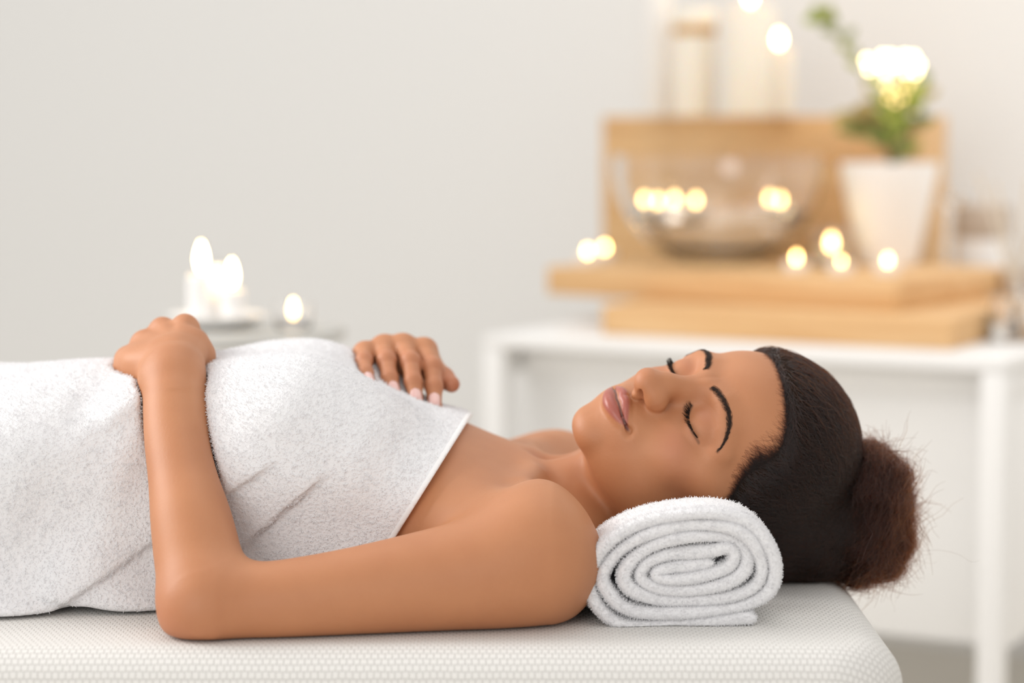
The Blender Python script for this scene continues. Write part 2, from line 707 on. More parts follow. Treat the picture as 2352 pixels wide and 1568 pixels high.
LASH = np.array([(15.5, -4.5, -11.5), (20, -7.6, -9.6), (26, -10.4, -8.8), (33, -11.6, -9.2), (40, -10.6, -12.2), (46.5, -8.0, -17.5)], float)
BROW = np.array([(11, 13.5, 1), (18, 16.5, 0), (27, 19.5, -2.5), (36, 21.0, -7), (44, 19.0, -13), (51.5, 13.0, -20.5), (55.5, 7.5, -26)], float)
BROW_W = np.array([3.4, 4.0, 4.0, 3.5, 2.8, 1.7, 0.6])
MC = (23.0, -60.2, -9.0)          # mouth corner


def curve_sample(pts, t):
    pts = np.asarray(pts, float)
    t = np.asarray(t) * (len(pts) - 1)
    i = np.clip(t.astype(int), 0, len(pts) - 2)
    f_ = (t - i)[:, None]
    p0 = pts[np.clip(i - 1, 0, len(pts) - 1)]
    p1, p2 = pts[i], pts[i + 1]
    p3 = pts[np.clip(i + 2, 0, len(pts) - 1)]
    return 0.5 * (2 * p1 + (p2 - p0) * f_ + (2 * p0 - 5 * p1 + 4 * p2 - p3) * f_ ** 2 + (3 * p1 - p0 - 3 * p2 + p3) * f_ ** 3)


def smooth_chain(pts, rs, n):
    q = curve_sample(np.array([(*p, r) for p, r in zip(pts, rs)], float), np.linspace(0, 0.9999, n))
    return q[:, :3], q[:, 3]


UPLIP = smooth_chain([(-4, -55.9, 2.0), (0, -56.6, 1.8), (4.5, -55.6, 1.9), (10, -56.6, 0.2), (16.5, -58.6, -3.8), MC], [3.3, 3.1, 3.3, 3.0, 2.3, 1.0], 13)
LOLIP = smooth_chain([(-5, -67.8, 0.4), (0, -68.2, 0.6), (6, -67.5, 0.1), (12.5, -65.8, -2.2), (18, -63.8, -5.4), MC], [5.0, 5.1, 4.9, 4.1, 2.7, 1.0], 13)
SEAM = smooth_chain([(-4, -61.3, 6.6), (0, -61.8, 6.6), (5, -61.2, 6.0), (11, -61.3, 3.2), (18, -61.2, -2.2), (23, -60.3, -7.2), (26.0, -59.0, -9.8)], [0.9, 0.9, 0.9, 0.9, 1.0, 1.3, 0.8], 14)
CREASE = smooth_chain([(15, 0.6, -9), (22, 4.8, -8.2), (31, 6.2, -8.6), (40, 4.2, -13.0), (47, 0.5, -19)], [0.3, 0.5, 0.5, 0.45, 0.3], 9)


def head_sdf(q):
    s = q.copy()
    s[:, 0] = np.abs(s[:, 0])
    d = ell(s, (0, 28, -97), (72, 87, 87))
    d = smin(d, ell(s, (0, 34, -53), (52, 44, 42)), 22)
    d = smin(d, ell(s, (0, -22, -54), (56, 66, 41)), 20)                     # mid face
    d = smin(d, cone(s, (46, -69, -76), (11, -87, -25), 15, 10), 22)         # jaw line
    d = smin(d, ell(s, (0, -58, -52), (50, 36, 48)), 20)                     # lower face
    d = smin(d, ell(s, (0, -52, -92), (50, 40, 44)), 20)
    d = smin(d, ell(s, (0, -89, -19.5), (15, 12.5, 12.5)), 14)               # chin
    d = smin(d, ell(s, (36, -28, -35), (20, 18, 15)), 18)                    # cheeks
    d = smin(d, ell(s, (56, -9, -58), (14, 14, 22)), 16)                     # cheekbone
    d = smin(d, ell(s, (0, -60, -20.5), (26, 20, 19)), 14)                     # muzzle
    d = smin(d, chain(s, [(6, 12, -9.5), (22, 16, -12.5), (42, 14, -21.5), (52, 8, -32)], [6, 8, 8, 7]), 14)   # brow ridge
    # eye sockets, then the closed lids over the eyeballs
    d = smax(d, -ell(s, (29, 1, 3), (19, 11.5, 13.5)), 11)
    d = smin(d, ell(s, (31, -2.5, -23.5), (15.5, 13.2, 13.8)), 6)
    # nose
    nose = chain(s, [(0, 6, -10), (0, -8, -4.5), (0, -20, 3.5), (0, -33, 10.5)], [8.5, 7.8, 8.6, 10.4], 8)
    d = smin(d, nose, 11)
    d = smin(d, ell(s, (0, -35.0, 12.0), (11.0, 8.8, 9.8)), 8)
    d = smin(d, ell(s, (13.0, -31.0, 2.6), (6.6, 8.2, 9.4)), 9)              # wing
    d = smin(d, cone(s, (0, -40.0, 10.5), (0, -45, 3), 4.0, 4.2), 3)
    d = smax(d, -ell(s, (7.6, -39.6, 7.6), (3.0, 4.8, 7.0)), 2.2)            # nostril
    # crease beside the wing, philtrum
    d = smax(d, -smooth_cheek(s), 5.0)
    d = smax(d, -cone(s, (0, -48.5, 9.2), (0, -52, 8.8), 1.2, 1.4), 5)
    # lips
    up = chain(s, *UPLIP, 2.5)
    lo = chain(s, *LOLIP, 2.5)
    d = smin(d, up, 3.4)
    d = smin(d, lo, 4.0)
    d = smax(d, -chain(s, *SEAM), 1.6)
    d = smax(d, -cone(s, (0, -78.5, 6.5), (9, -78, 4.0), 2.0, 1.2), 8)
    # dimple at the corner
    d = smax(d, -chain(s, [(26, -58, -8.0), (28.0, -60.5, -9.5)], [0.4, 0.2]), 7.0)
    # lid crease and lash line
    d = smax(d, -chain(s, list(LASH + (0, -1.2, 0.6)), [0.4] * 6), 1.8)
    # ears
    ear = smax(ell(s, (72, -8, -98), (6, 28, 17)), -ell(s, (79, -4, -95), (5, 17, 9)), 3)
    d = smin(d, ear, 5)
    return d


FK_U = np.array([-60, -20, 0, 8, 20, 30, 50, 62, 70, 76, 82])
FK_F = np.array([-98, -88, -74, -66, -54, -46, -42, -32, -14, -2, 30.0])


def hair_level(q):
    """> 0 inside the hair-bearing part of the scalp (mm from the hairline)"""
    return np.interp(q[:, 1], FK_U, FK_F) - q[:, 2]


def smooth_cheek(s):
    return chain(s, [(21.5, -25, 2.5), (22.8, -31, 0.8), (21.5, -36, 0.8)], [0.2, 0.3, 0.1])


# --- torso: cross sections along X (top height, half width, centre Y)
TOPK = [(-0.80, 0.150), (-0.62, 0.163), (-0.44, 0.176), (-0.33, 0.179), (-0.26, 0.184), (-0.20, 0.187), (-0.165, 0.180), (-0.14, 0.169), (-0.10, 0.152),
        (-0.066, 0.140), (-0.036, 0.129), (-0.006, 0.110), (0.02, 0.090), (0.05, 0.072)]
WIDK = [(-0.80, 0.120), (-0.62, 0.150), (-0.44, 0.160), (-0.33, 0.135), (-0.26, 0.128), (-0.20, 0.138), (-0.14, 0.142), (-0.066, 0.150), (-0.02, 0.155), (0.05, 0.13)]


def torso_sdf(p, grow=0.0, drape=False):
    x = p[:, 0]
    xc = np.clip(x, -0.8, 0.05)
    top = lerp_knots(xc, TOPK) + grow
    a = lerp_knots(xc, WIDK) + grow
    zc = np.maximum(top * 0.46, 0.03)
    b_ = top - zc
    yy = np.abs(p[:, 1] - 0.065) / a
    zz = p[:, 2] - zc
    if drape:
        bb = np.where(zz > 0, b_, 9.0)
        yy = yy / np.where(zz < 0, 1 + 0.10 * np.clip(-zz / 0.08, 0, 1) ** 2, 1.0)
    else:
        bb = np.where(zz > 0, b_, zc - 0.002)
    e = 2.25
    k0 = (np.abs(yy) ** e + np.abs(zz / bb) ** e) ** (1 / e)
    # gradient length of k0 as a distance scale
    sc_ = np.minimum(a, b_)
    d = (k0 - 1) * (sc_ * 0.55 + 0.45 * (b_ * (zz / bb) ** 2 + a * yy ** 2) / np.maximum((zz / bb) ** 2 + yy ** 2, 1e-9))
    dx = np.maximum(x - 0.035, -0.85 - x)
    return smax(d, dx, 0.03)


S_N = P(1213, 1300, -0.128)
S_F = np.array([0.040, 0.262, 0.046])
ELB = P(474, 1390, -0.172)
UP_PTS = [S_N, P(1140, 1316, -0.136), P(1000, 1338, -0.144), P(800, 1367, -0.158), P(620, 1388, -0.168), ELB]
UP_R = [0.050, 0.0475, 0.0425, 0.0365, 0.0335, 0.032]
FO_PTS = [P(470, 1386, -0.171), P(458, 1300, -0.148), P(440, 1200, -0.124), P(420, 1100, -0.096), P(404, 1000, -0.066), P(398, 920, -0.040), P(399, 862, -0.016)]
FO_R = [0.0325, 0.0345, 0.0325, 0.0280, 0.0262, 0.0252, 0.0245]

UPC = smooth_chain(UP_PTS, UP_R, 30)
FOC = smooth_chain(FO_PTS, FO_R, 30)


def near_hand(p):
    w = P(399, 855, -0.012)
    kn = [P(425, 757, 0.062), P(374, 764, 0.072), P(330, 793, 0.068), P(292, 827, 0.056)]
    rad = [0.0108, 0.0108, 0.0100, 0.0090]
    d = chain(p, [P(399, 872, -0.020), w, P(396, 826, 0.010)], [0.0240, 0.0232, 0.0215])
    offs = [18, 3, -12, -26]
    for k, r, o in zip(kn, rad, offs):
        d = smin(d, cone(p, P(396 + o, 834, 0.004), k + np.array([0, 0, -0.001]), 0.015, r + 0.001), 0.009)
        d = smin(d, ell(p, k + np.array([0, 0, 0.002]), (r, r, r)), 0.006)
    # tendons over the back of the hand, bone at the wrist
    for k, r, o in zip(kn[:3], rad, offs):
        d = smin(d, cone(p, P(397 + o * 0.5, 838, 0.0) + np.array([0, 0, 0.0165]), k + np.array([0, -0.004, 0.0072]), 0.0030, 0.0036), 0.007)
    d = smin(d, ell(p, P(352, 872, -0.020), (0.0095, 0.0095, 0.0105)), 0.014)
    # outer edge of the palm, little finger side
    d = smin(d, chain(p, [P(360, 868, 0.0), P(320, 856, 0.018), P(288, 846, 0.040)], [0.015, 0.0140, 0.010]), 0.012)
    # fill of the palm
    d = smin(d, ell(p, P(375, 822, 0.035), (0.034, 0.040, 0.013)), 0.012)
    fing = None
    for k, r, dx, ln in zip(kn, rad, (0.006, 0.0, -0.005, -0.009), (1.0, 1.08, 1.0, 0.8)):
        a = k
        b_ = a + np.array([dx, 0.036 * ln, -0.012 * ln])
        c = b_ + np.array([dx * .6, 0.015 * ln, -0.022 * ln])
        e = c + np.array([dx * .3, 0.004, -0.020 * ln])
        f_ = chain(p, [a, b_, c, e], [r - 0.001, r - 0.0018, r - 0.0026, r - 0.0036])
        fing = f_ if fing is None else smin(fing, f_, 0.0025)
    d = smin(d, fing, 0.006)
    # thumb along the belly, toward the chest
    th = chain(p, [P(420, 838, 0.0), P(442, 796, 0.034), P(461, 818, 0.036), P(467, 848, 0.028)], [0.015, 0.0140, 0.0115, 0.0090], 0.006)
    return smin(d, th, 0.010)


FH = {   # far hand: knuckle, middle joint, end joint, tip (photo pixels and depth)
    'index': ([P(975, 806, 0.150), P(993, 845, 0.118), P(997, 888, 0.100), P(998, 930, 0.086)], [0.0098, 0.0082, 0.0074, 0.0062]),
    'middle': ([P(926, 797, 0.150), P(943, 832, 0.116), P(949, 876, 0.096), P(956, 920, 0.083)], [0.0100, 0.0082, 0.0074, 0.0062]),
    'ring': ([P(882, 799, 0.150), P(888, 829, 0.116), P(895, 868, 0.098), P(906, 902, 0.087)], [0.0098, 0.0078, 0.0070, 0.0059]),
    'little': ([P(838, 813, 0.142), P(836, 830, 0.112), P(840, 856, 0.094), P(848, 880, 0.082)], [0.0090, 0.0068, 0.0062, 0.0054]),
}
FW = np.array([-0.125, 0.226, 0.158])     # far wrist


def far_hand(p):
    d = None
    for nm, (pt, r) in FH.items():
        f_ = chain(p, pt, r, 0.004)
        f_ = smin(f_, ell(p, pt[0] + np.array([0, 0.002, 0.0016]), (r[0] * 0.95,) * 3), 0.004)
        f_ = smin(f_, ell(p, pt[1] + np.array([0, 0, 0.0006]), (r[1] + .0006,) * 3), 0.003)
        d = f_ if d is None else smin(d, f_, 0.0022)
    palm = chain(p, [FW + np.array([-0.05, 0.03, -0.02]), FW], [0.024, 0.021])
    for i, (nm, (pt, r)) in enumerate(FH.items()):
        base = FW + np.array([0.012, -0.012, 0.006]) + np.array([0.010, 0, 0]) * (1.5 - i)
        palm = smin(palm, cone(p, base, pt[0], 0.016, r[0] + 0.0012), 0.010)
    d = smin(palm, d, 0.006)
    th = chain(p, [FW + np.array([0.030, -0.012, -0.004]), P(985, 842, 0.150), P(1018, 868, 0.128), P(1037, 882, 0.116)], [0.015, 0.012, 0.0094, 0.0074], 0.004)
    return smin(d, th, 0.006)


def clip_eval(f, p, lo, hi, default=0.06):
    out = np.full(len(p), default)
    mk = ((p > np.asarray(lo)) & (p < np.asarray(hi))).all(1)
    if mk.any():
        out[mk] = f(p[mk])
    return out


def trunk_sdf(p):
    d = torso_sdf(p)
    for y in (-0.012, 0.142):
        d = smin(d, ell(p, (-0.185, y, 0.120), (0.085, 0.062, 0.068)), 0.03)
    # shoulders, collar bones, neck
    def upper(p):
        e = cone(p, S_N + np.array([-0.03, 0.05, 0.004]), S_F + np.array([-0.035, -0.05, 0.004]), 0.048, 0.048)
        e = smin(e, cone(p, (0.0, 0.06, 0.045), (0.035, 0.055, 0.050), 0.060, 0.050), 0.04)
        e = smin(e, chain(p, [(0.030, 0.055, 0.050), (0.075, 0.053, 0.070), (0.120, 0.053, 0.090)], [0.047, 0.0455, 0.046]), 0.022)
        # trapezius slopes
        e = smin(e, cone(p, (0.055, 0.03, 0.045), S_N + np.array([0.018, 0.030, -0.004]), 0.032, 0.030), 0.030)
        e = smin(e, cone(p, (0.060, 0.08, 0.045), S_F + np.array([0.018, -0.030, -0.004]), 0.032, 0.030), 0.030)
        return e
    d = smin(d, clip_eval(upper, p, (-0.15, -0.25, -0.05), (0.25, 0.40, 0.25)), 0.035)

    def bones(p):
        # collar bones
        e = chain(p, [(0.010, 0.038, 0.0955), (0.018, 0.000, 0.0995), (0.011, -0.050, 0.0965), (0.022, -0.105, 0.091)], [0.0065, 0.006, 0.0065, 0.008])
        e = np.minimum(e, chain(p, [(0.010, 0.072, 0.0955), (0.018, 0.115, 0.0995), (0.012, 0.170, 0.0965), (0.03, 0.225, 0.088)], [0.0065, 0.0055, 0.006, 0.008]))
        return e
    d = smin(d, clip_eval(bones, p, (-0.06, -0.16, 0.04), (0.08, 0.28, 0.16)), 0.018)
    # hollow above the breast bone, neck cords
    d = smax(d, -clip_eval(lambda p: ell(p, (0.034, 0.055, 0.108), (0.012, 0.013, 0.013)), p, (-0.03, -0.02, 0.04), (0.10, 0.13, 0.16)), 0.016)
    d = smin(d, clip_eval(lambda p: chain(p, [(0.022, 0.040, 0.086), (0.060, 0.026, 0.100), (0.110, 0.006, 0.092)], [0.0065, 0.0095, 0.012]), p, (-0.03, -0.06, 0.03), (0.16, 0.1, 0.16)), 0.016)
    return d


def arms_upper(p):
    d = chain(p, *UPC)
    d = smin(d, ell(p, P(1235, 1255, -0.122), (0.040, 0.040, 0.046)), 0.03)
    far = chain(p, [S_F, (-0.08, 0.292, 0.042), (-0.215, 0.315, 0.036)], [0.049, 0.040, 0.033])
    far = smin(far, ell(p, S_F + np.array([0.002, 0.0, 0.004]), (0.045, 0.045, 0.046)), 0.03)
    return d, far


def arms_lower(p):
    d = chain(p, *FOC)
    d = smin(d, cone(p, P(448, 1428, -0.178), P(442, 1380, -0.168), 0.0150, 0.0150), 0.022)
    d = smin(d, clip_eval(near_hand, p, (-0.42, -0.10, 0.08), (-0.2, 0.20, 0.28)), 0.010)
    far = chain(p, [(-0.215, 0.315, 0.036), (-0.185, 0.285, 0.085), FW + np.array([-0.03, 0.03, -0.018])], [0.033, 0.029, 0.023])
    far = smin(far, clip_eval(far_hand, p, (-0.25, 0.03, 0.08), (0.0, 0.30, 0.26)), 0.008)
    return d, far


def arm_all(p):
    u1, u2 = arms_upper(p)
    l1, l2 = arms_lower(p)
    return np.minimum(smin(u1, l1, 0.020), smin(u2, l2, 0.02))


def body_sdf(p):
    d = trunk_sdf(p)
    arm = arm_all(p)
    k = np.clip((p[:, 0] + 0.10) / 0.12, 0, 1) * 0.030 + 0.004
    h = np.maximum(k - np.abs(d - arm), 0) / k
    d = np.minimum(d, arm) - h * h * k * 0.25
    hd = np.full(len(p), 0.06)
    lo, hi = np.array((-0.02, -0.12, -0.05)), np.array((0.35, 0.24, 0.27))
    mk = ((p > lo) & (p < hi)).all(1)
    if mk.any():
        hd[mk] = head_sdf(to_head(p[mk])) * (HS / 1000)
    d = smin(d, hd, 0.011)
    return smax(d, 0.0006 - p[:, 2], 0.006)


import time
_t0 = time.time()
BV, BF = surface_nets(body_sdf, (-0.50, -0.24, -0.03), (0.32, 0.38, 0.27), 0.0026)
print('body', len(BV), len(BF), time.time() - _t0)
body = np_mesh('person', BV, BF, M['skin'])


def get_co(me):
    v = np.zeros(len(me.vertices) * 3, np.float32)
    me.vertices.foreach_get('co', v)
    return v.reshape(-1, 3).astype(float)


def refine(me, sel):
    """split the edges whose two ends are selected"""
    bm = bmesh.new()
    bm.from_mesh(me)
    bm.verts.ensure_lookup_table()
    ed = [e for e in bm.edges if sel[e.verts[0].index] and sel[e.verts[1].index]]
    bmesh.ops.subdivide_edges(bm, edges=ed, cuts=1, use_grid_fill=True)
    bm.to_mesh(me)
    bm.free()
    me.polygons.foreach_set('use_smooth', [True] * len(me.polygons))


me = body.data
q = to_head(get_co(me))
sel = (q[:, 2] > -62) & (q[:, 1] < 66) & (q[:, 1] > -106) & (np.abs(q[:, 0]) < 66)
v = get_co(me)
sel |= (v[:, 0] > -0.17) & (v[:, 0] < -0.03) & (v[:, 2] > 0.13) & (v[:, 1] > 0.06) & (v[:, 1] < 0.18)
refine(me, sel)
q = to_head(get_co(me))
s0 = np.abs(q[:, 0])
sel = (q[:, 2] > -30) & (((s0 < 34) & (q[:, 1] < -50) & (q[:, 1] > -80)) | ((s0 < 25) & (q[:, 1] < -26) & (q[:, 1] > -52)) | ((s0 > 10) & (s0 < 54) & (np.abs(q[:, 1]) < 17)))
refine(me, sel)
v = get_co(me)
v = project(body_sdf, v, 3, 0.0005)
# even out the arms
ed = np.zeros(len(me.edges) * 2, np.int32)
me.edges.foreach_get('vertices', ed)
ed = ed.reshape(-1, 2)
u1_, u2_ = arms_upper(v)
l1_, l2_ = arms_lower(v)
wsm = (np.minimum(u1_, l1_) < 0.004) & (v[:, 2] < 0.178) & (v[:, 0] < 0.03) & (v[:, 1] < 0.02)
deg = np.bincount(ed.reshape(-1), minlength=len(v)).astype(float)[:, None]
for _ in range(24):
    acc = np.zeros_like(v)
    for ax in range(3):
        acc[:, ax] = np.bincount(ed[:, 0], v[ed[:, 1], ax], len(v)) + np.bincount(ed[:, 1], v[ed[:, 0], ax], len(v))
    v[wsm] += 0.5 * (acc / np.maximum(deg, 1) - v)[wsm]
q = to_head(v)
# masks
s = q.copy()
s[:, 0] = np.abs(s[:, 0])
inh = (q[:, 2] > -110) & (q[:, 1] > -110) & (q[:, 1] < 80) & (np.abs(q[:, 0]) < 80)
mask = np.zeros((len(v), 4), np.float32)
mask[:, 3] = 1


def sstep(x, a, b_):
    t = np.clip((x - a) / (b_ - a), 0, 1)
    return t * t * (3 - 2 * t)


def poly_dist(p, pts, ws=None):
    best = np.full(len(p), 1e9)
    for i in range(len(pts) - 1):
        a, b_ = pts[i], pts[i + 1]
        ba = b_ - a
        t = np.clip((p - a) @ ba / (ba @ ba), 0, 1)
        d_ = np.linalg.norm(p - a - t[:, None] * ba, axis=1)
        if ws is not None:
            d_ = d_ - (ws[i] * (1 - t) + ws[i + 1] * t)
        best = np.minimum(best, d_)
    return best


si = s[inh]
flat = np.array([1, 1, 0.0])
fw_ = np.where(si[:, 2] > -22, 0.0, 9.0)
up = chain(si * flat, UPLIP[0] * flat, UPLIP[1]) + fw_
lo_ = chain(si * flat, LOLIP[0] * flat, LOLIP[1]) + fw_
seam = chain(si * flat, SEAM[0] * flat, SEAM[1]) + fw_
lipd = np.minimum(np.minimum(up, lo_), seam + 0.2)
lipd = np.where(si[:, 0] > 23.0, lipd + (si[:, 0] - 23.0) * 0.8, lipd)
mask[inh, 0] = 1 - sstep(lipd, -0.8, 1.2)
bd = poly_dist(si, BROW, BROW_W)
mask[inh, 1] = (1 - sstep(bd, -2.2, 1.2)) * 0.62 * sstep(si[:, 0], 9.0, 17.0)
ld = poly_dist(si[:, [0, 1]], (LASH[:, [0, 1]] + (0, -0.5)))
mask[inh, 1] = np.maximum(mask[inh, 1], (1 - sstep(ld, 0.4, 1.6)) * (si[:, 2] > -25) * 0.6)
mask[inh, 1] = np.maximum(mask[inh, 1], (1 - sstep(seam, -0.5, 0.6)) * 0.8 * (1 - sstep(si[:, 0], 22.5, 26.0)))  # shade of the gap between the lips, painted into the colour
hlv = hair_level(si)
hroot = sstep(hlv, -9.0, 8.0) * 0.7
mask[inh, 1] = np.maximum(mask[inh, 1], hroot * (1 + 0.35 * np.sin(si[:, 1] * 2.1 + np.sin(si[:, 0] * 1.3) * 2)))
# blush on cheeks, lids, knuckles, elbow
bl = np.exp(-((si[:, 0] - 44) / 16) ** 2 - ((si[:, 1] + 28) / 13) ** 2) * 0.6
bl += np.exp(-((si[:, 0] - 32) / 15) ** 2 - ((si[:, 1] - 2) / 9) ** 2) * 0.45
bl += np.exp(-((si[:, 0]) / 12) ** 2 - ((si[:, 1] + 36) / 10) ** 2) * 0.25
mask[inh, 2] = np.clip(bl, 0, 1)
for nm, (pt, r) in FH.items():
    for j, amp in ((1, 0.85), (2, 0.6), (3, 0.5)):
        mask[:, 2] = np.maximum(mask[:, 2], amp * np.exp(-(np.linalg.norm(v - pt[j], axis=1) / 0.011) ** 2))
mask[:, 2] = np.maximum(mask[:, 2], 0.9 * np.exp(-(np.linalg.norm(v - P(1040, 884, 0.116), axis=1) / 0.018) ** 2))
mask[:, 2] = np.maximum(mask[:, 2], 0.55 * np.exp(-(np.linalg.norm(v - P(410, 1440, -0.18), axis=1) / 0.028) ** 2))
vo = v.copy()
vo[:, 2] += TOP
me.vertices.foreach_set('co', vo.astype(np.float32).reshape(-1))
a_ = me.attributes.new('skin_mask', 'FLOAT_COLOR', 'POINT')
a_.data.foreach_set('color', mask.reshape(-1))
me.update()
person = body
tag(person, 'person with closed eyes and brown hair in a bun lying face up on the table', 'person')
print('body done', len(v), time.time() - _t0)


def skin_h(qh, off=0.3):
    """snap head-frame points onto the face"""
    return project(lambda z: head_sdf(z), np.asarray(qh, float), 4, 0.4, off, 3.0)


# --- brows and lashes
for side in (1, -1):
    n = 560
    t = rng.random(n)
    c = curve_sample(BROW, t)
    w_ = np.interp(t * (len(BROW) - 1), range(len(BROW)), BROW_W)
    tan = curve_sample(BROW, np.clip(t + 0.03, 0, 1)) - curve_sample(BROW, np.clip(t - 0.03, 0, 1))
    tan /= np.linalg.norm(tan, axis=1, keepdims=True)
    upv = np.cross(np.array([0.25, 0, 1.0]), tan)
    upv /= np.linalg.norm(upv, axis=1, keepdims=True)
    offv = np.clip(rng.normal(0, 0.5, n), -1.1, 1.1)
    c = c + upv * (offv * w_ * 0.92)[:, None]
    dirn = tan + upv * (0.75 - 1.1 * t)[:, None] - upv * (offv * 0.35)[:, None] + rng.normal(0, 0.12, (n, 3))
    dirn /= np.linalg.norm(dirn, axis=1, keepdims=True)
    ln = rng.uniform(3.5, 6.0, n)
    K = 4
    pts = np.stack([skin_h(c + dirn * (ln * k / (K - 1))[:, None], 0.15 + 0.35 * math.sin(math.pi * k / (K - 1))) for k in range(K)], 1)
    pts[:, :, 0] *= side
    wp = from_head(pts.reshape(-1, 3)).reshape(n, K, 3)
    wp[..., 2] += TOP
    hair_obj('eyebrow', wp, 0.00011, 0.00003, M['brow'], person)['kind'] = 'stuff'
    n = 120
    t = rng.random(n) ** 0.85
    c = curve_sample(LASH, t)
    c = skin_h(c + (0, -0.6, 0.5), 0.1)
    fan = (t - 0.45)
    dirn = np.stack([fan * 1.0, -0.80 + 0 * t, 0.75 + 0 * t], 1) + rng.normal(0, 0.10, (n, 3))
    dirn /= np.linalg.norm(dirn, axis=1, keepdims=True)
    ln = (4.5 + 3.2 * np.sin(math.pi * np.clip(t, 0, 1) ** 0.8)) * rng.uniform(0.8, 1.1, n)
    K = 5
    pts = []
    for k in range(K):
        x_ = k / (K - 1)
        pts.append(c + dirn * (ln * x_)[:, None] + np.array([0, 1.4, 2.0]) * (x_ ** 2))
    pts = np.stack(pts, 1)
    pts[:, :, 0] *= side
    wp = from_head(pts.reshape(-1, 3)).reshape(n, K, 3)
    wp[..., 2] += TOP
    hair_obj('eyelashes', wp, 0.00021, 0.00005, M['lash'], person)['kind'] = 'stuff'

# --- polished nails on the far hand
for nm, (pt, r) in FH.items():
    tip, dip = pt[3], pt[2]
    ax = tip - dip
    ax /= np.linalg.norm(ax)
    g = np.array([0.0, -0.62, 0.78]) if nm != 'little' else np.array([0.05, -0.62, 0.78])
    up = g - ax * (g @ ax)
    up /= np.linalg.norm(up)
    sd = np.cross(ax, up)
    wd = r[3] * 0.80
    c0 = tip - ax * 0.0035
    NU, NV = 9, 11
    vs = []
    for j in range(NV):
        tv = j / (NV - 1)
        along = -0.0050 + 0.0132 * tv
        ww = wd * (math.sqrt(max(0.0, 1 - ((0.35 - tv) / 0.35) ** 2)) * 0.98 + 0.02 if tv < 0.35 else 1.0 - 0.06 * (tv - 0.35))
        for i in range(NU):
            su = -1 + 2 * i / (NU - 1)
            y = su * ww
            h = math.sqrt(max(0.0, (r[3] * 1.12) ** 2 - (y * 0.93) ** 2)) + 0.0007 - 0.0009 * max(0, (tv - 0.7)) / 0.3 - 0.0004 * (1 - tv)
            vs.append(c0 + ax * along + sd * y + up * h)
    fs = [(j * NU + i, j * NU + i + 1, (j + 1) * NU + i + 1, (j + 1) * NU + i) for j in range(NV - 1) for i in range(NU - 1)]
    o = mesh_obj('fingernail', [W(x) for x in vs], fs, M['nail'], person)
    sm = o.modifiers.new('thickness', 'SOLIDIFY')
    sm.thickness = 0.0006
    sm.offset = -1

# --- hair
BUN_C = P(1994, 1180, 0.062)
BUN_AX = np.array([0.93, 0.10, -0.35])
BUN_AX /= np.linalg.norm(BUN_AX)


def scalp_sdf(p):
    q = to_head(p)
    d = ell(q, (0, 30, -99), (80, 94.5, 97))
    d = smin(d, ell(q, (0, -8, -118), (70, 70, 74)), 20)
    hl = hair_level(q)
    d = d + np.clip(19 - hl, 0, 30) * 0.36                        # thins to nothing at the hairline
    return d * HS / 1000


def gather_sdf(p):
    e = cone(p, P(1760, 1215, 0.050), P(1945, 1210, 0.060), 0.046, 0.036)
    return smin(e, cone(p, P(1870, 1265, 0.050), P(1960, 1240, 0.06), 0.024, 0.028), 0.02)


def bun_sdf(p):
    q = p - BUN_C
    e = ell(q, (0.002, 0, 0.018), (0.030, 0.040, 0.042))
    e = smin(e, ell(q, (-0.004, -0.002, -0.024), (0.036, 0.042, 0.036)), 0.012)
    e = smin(e, ell(q, (0.012, 0.004, -0.004), (0.019, 0.034, 0.040)), 0.012)
    # coils wound round the bun
    ang = np.arctan2(q[:, 2], q[:, 1])
    return e + 0.0018 * np.sin(ang * 3 + q[:, 0] * 160) + 0.0012 * np.sin(q[:, 2] * 210 + q[:, 0] * 90)


def hair_sdf(p):
    d = smin(scalp_sdf(p), gather_sdf(p), 0.022)
    return smax(d, 0.0015 - p[:, 2], 0.006)


def bun_only(p):
    return smax(bun_sdf(p), -0.0335 - p[:, 2], 0.01)


hv, hf = surface_nets(hair_sdf, (0.05, -0.12, -0.01), (0.36, 0.22, 0.25), 0.0032)
hv = project(hair_sdf, hv, 2, 0.001)
ho = hv.copy()
ho[:, 2] += TOP
hair = np_mesh('hair', ho, hf, M['hair'], person)
hair['label'] = 'dark brown hair combed back from the forehead'
bv_, bf_ = surface_nets(bun_only, tuple(BUN_C - 0.085), tuple(BUN_C + 0.085), 0.003)
bv_ = project(bun_only, bv_, 2, 0.001)
bo = bv_.copy()
bo[:, 2] += TOP
bun = np_mesh('hair_bun', bo, bf_, M['bun'], person)
bun['label'] = 'auburn hair bun at the back of the head'


def comb(start, target, f, n_seg, seg, lift, jit, down=None, curl=0.0):
    pts = [start]
    p = start.copy()
    ph = rng.random(len(p)) * 6.28
    bias = rng.normal(0, jit, p.shape)
    for k in range(n_seg):
        g = grad(f, p, 0.0012)
        d_ = target - p
        if down is not None:
            d_ = d_ + down
        d_ = d_ / np.maximum(np.linalg.norm(d_, axis=1, keepdims=True), 1e-6)
        d_ = d_ - g * (d_ * g).sum(1, keepdims=True)
        d_ = d_ / np.maximum(np.linalg.norm(d_, axis=1, keepdims=True), 1e-6) + bias
        sdv = np.cross(g, d_)
        d_ = d_ + sdv * (curl * np.sin(ph + k * 1.9))[:, None]
        d_ /= np.maximum(np.linalg.norm(d_, axis=1, keepdims=True), 1e-6)
        p = p + d_ * seg[:, None]
        p = p - g * (f(p) - lift * (0.4 + k / n_seg))[:, None] * 0.85
        pts.append(p.copy())
    return np.stack(pts, 1)


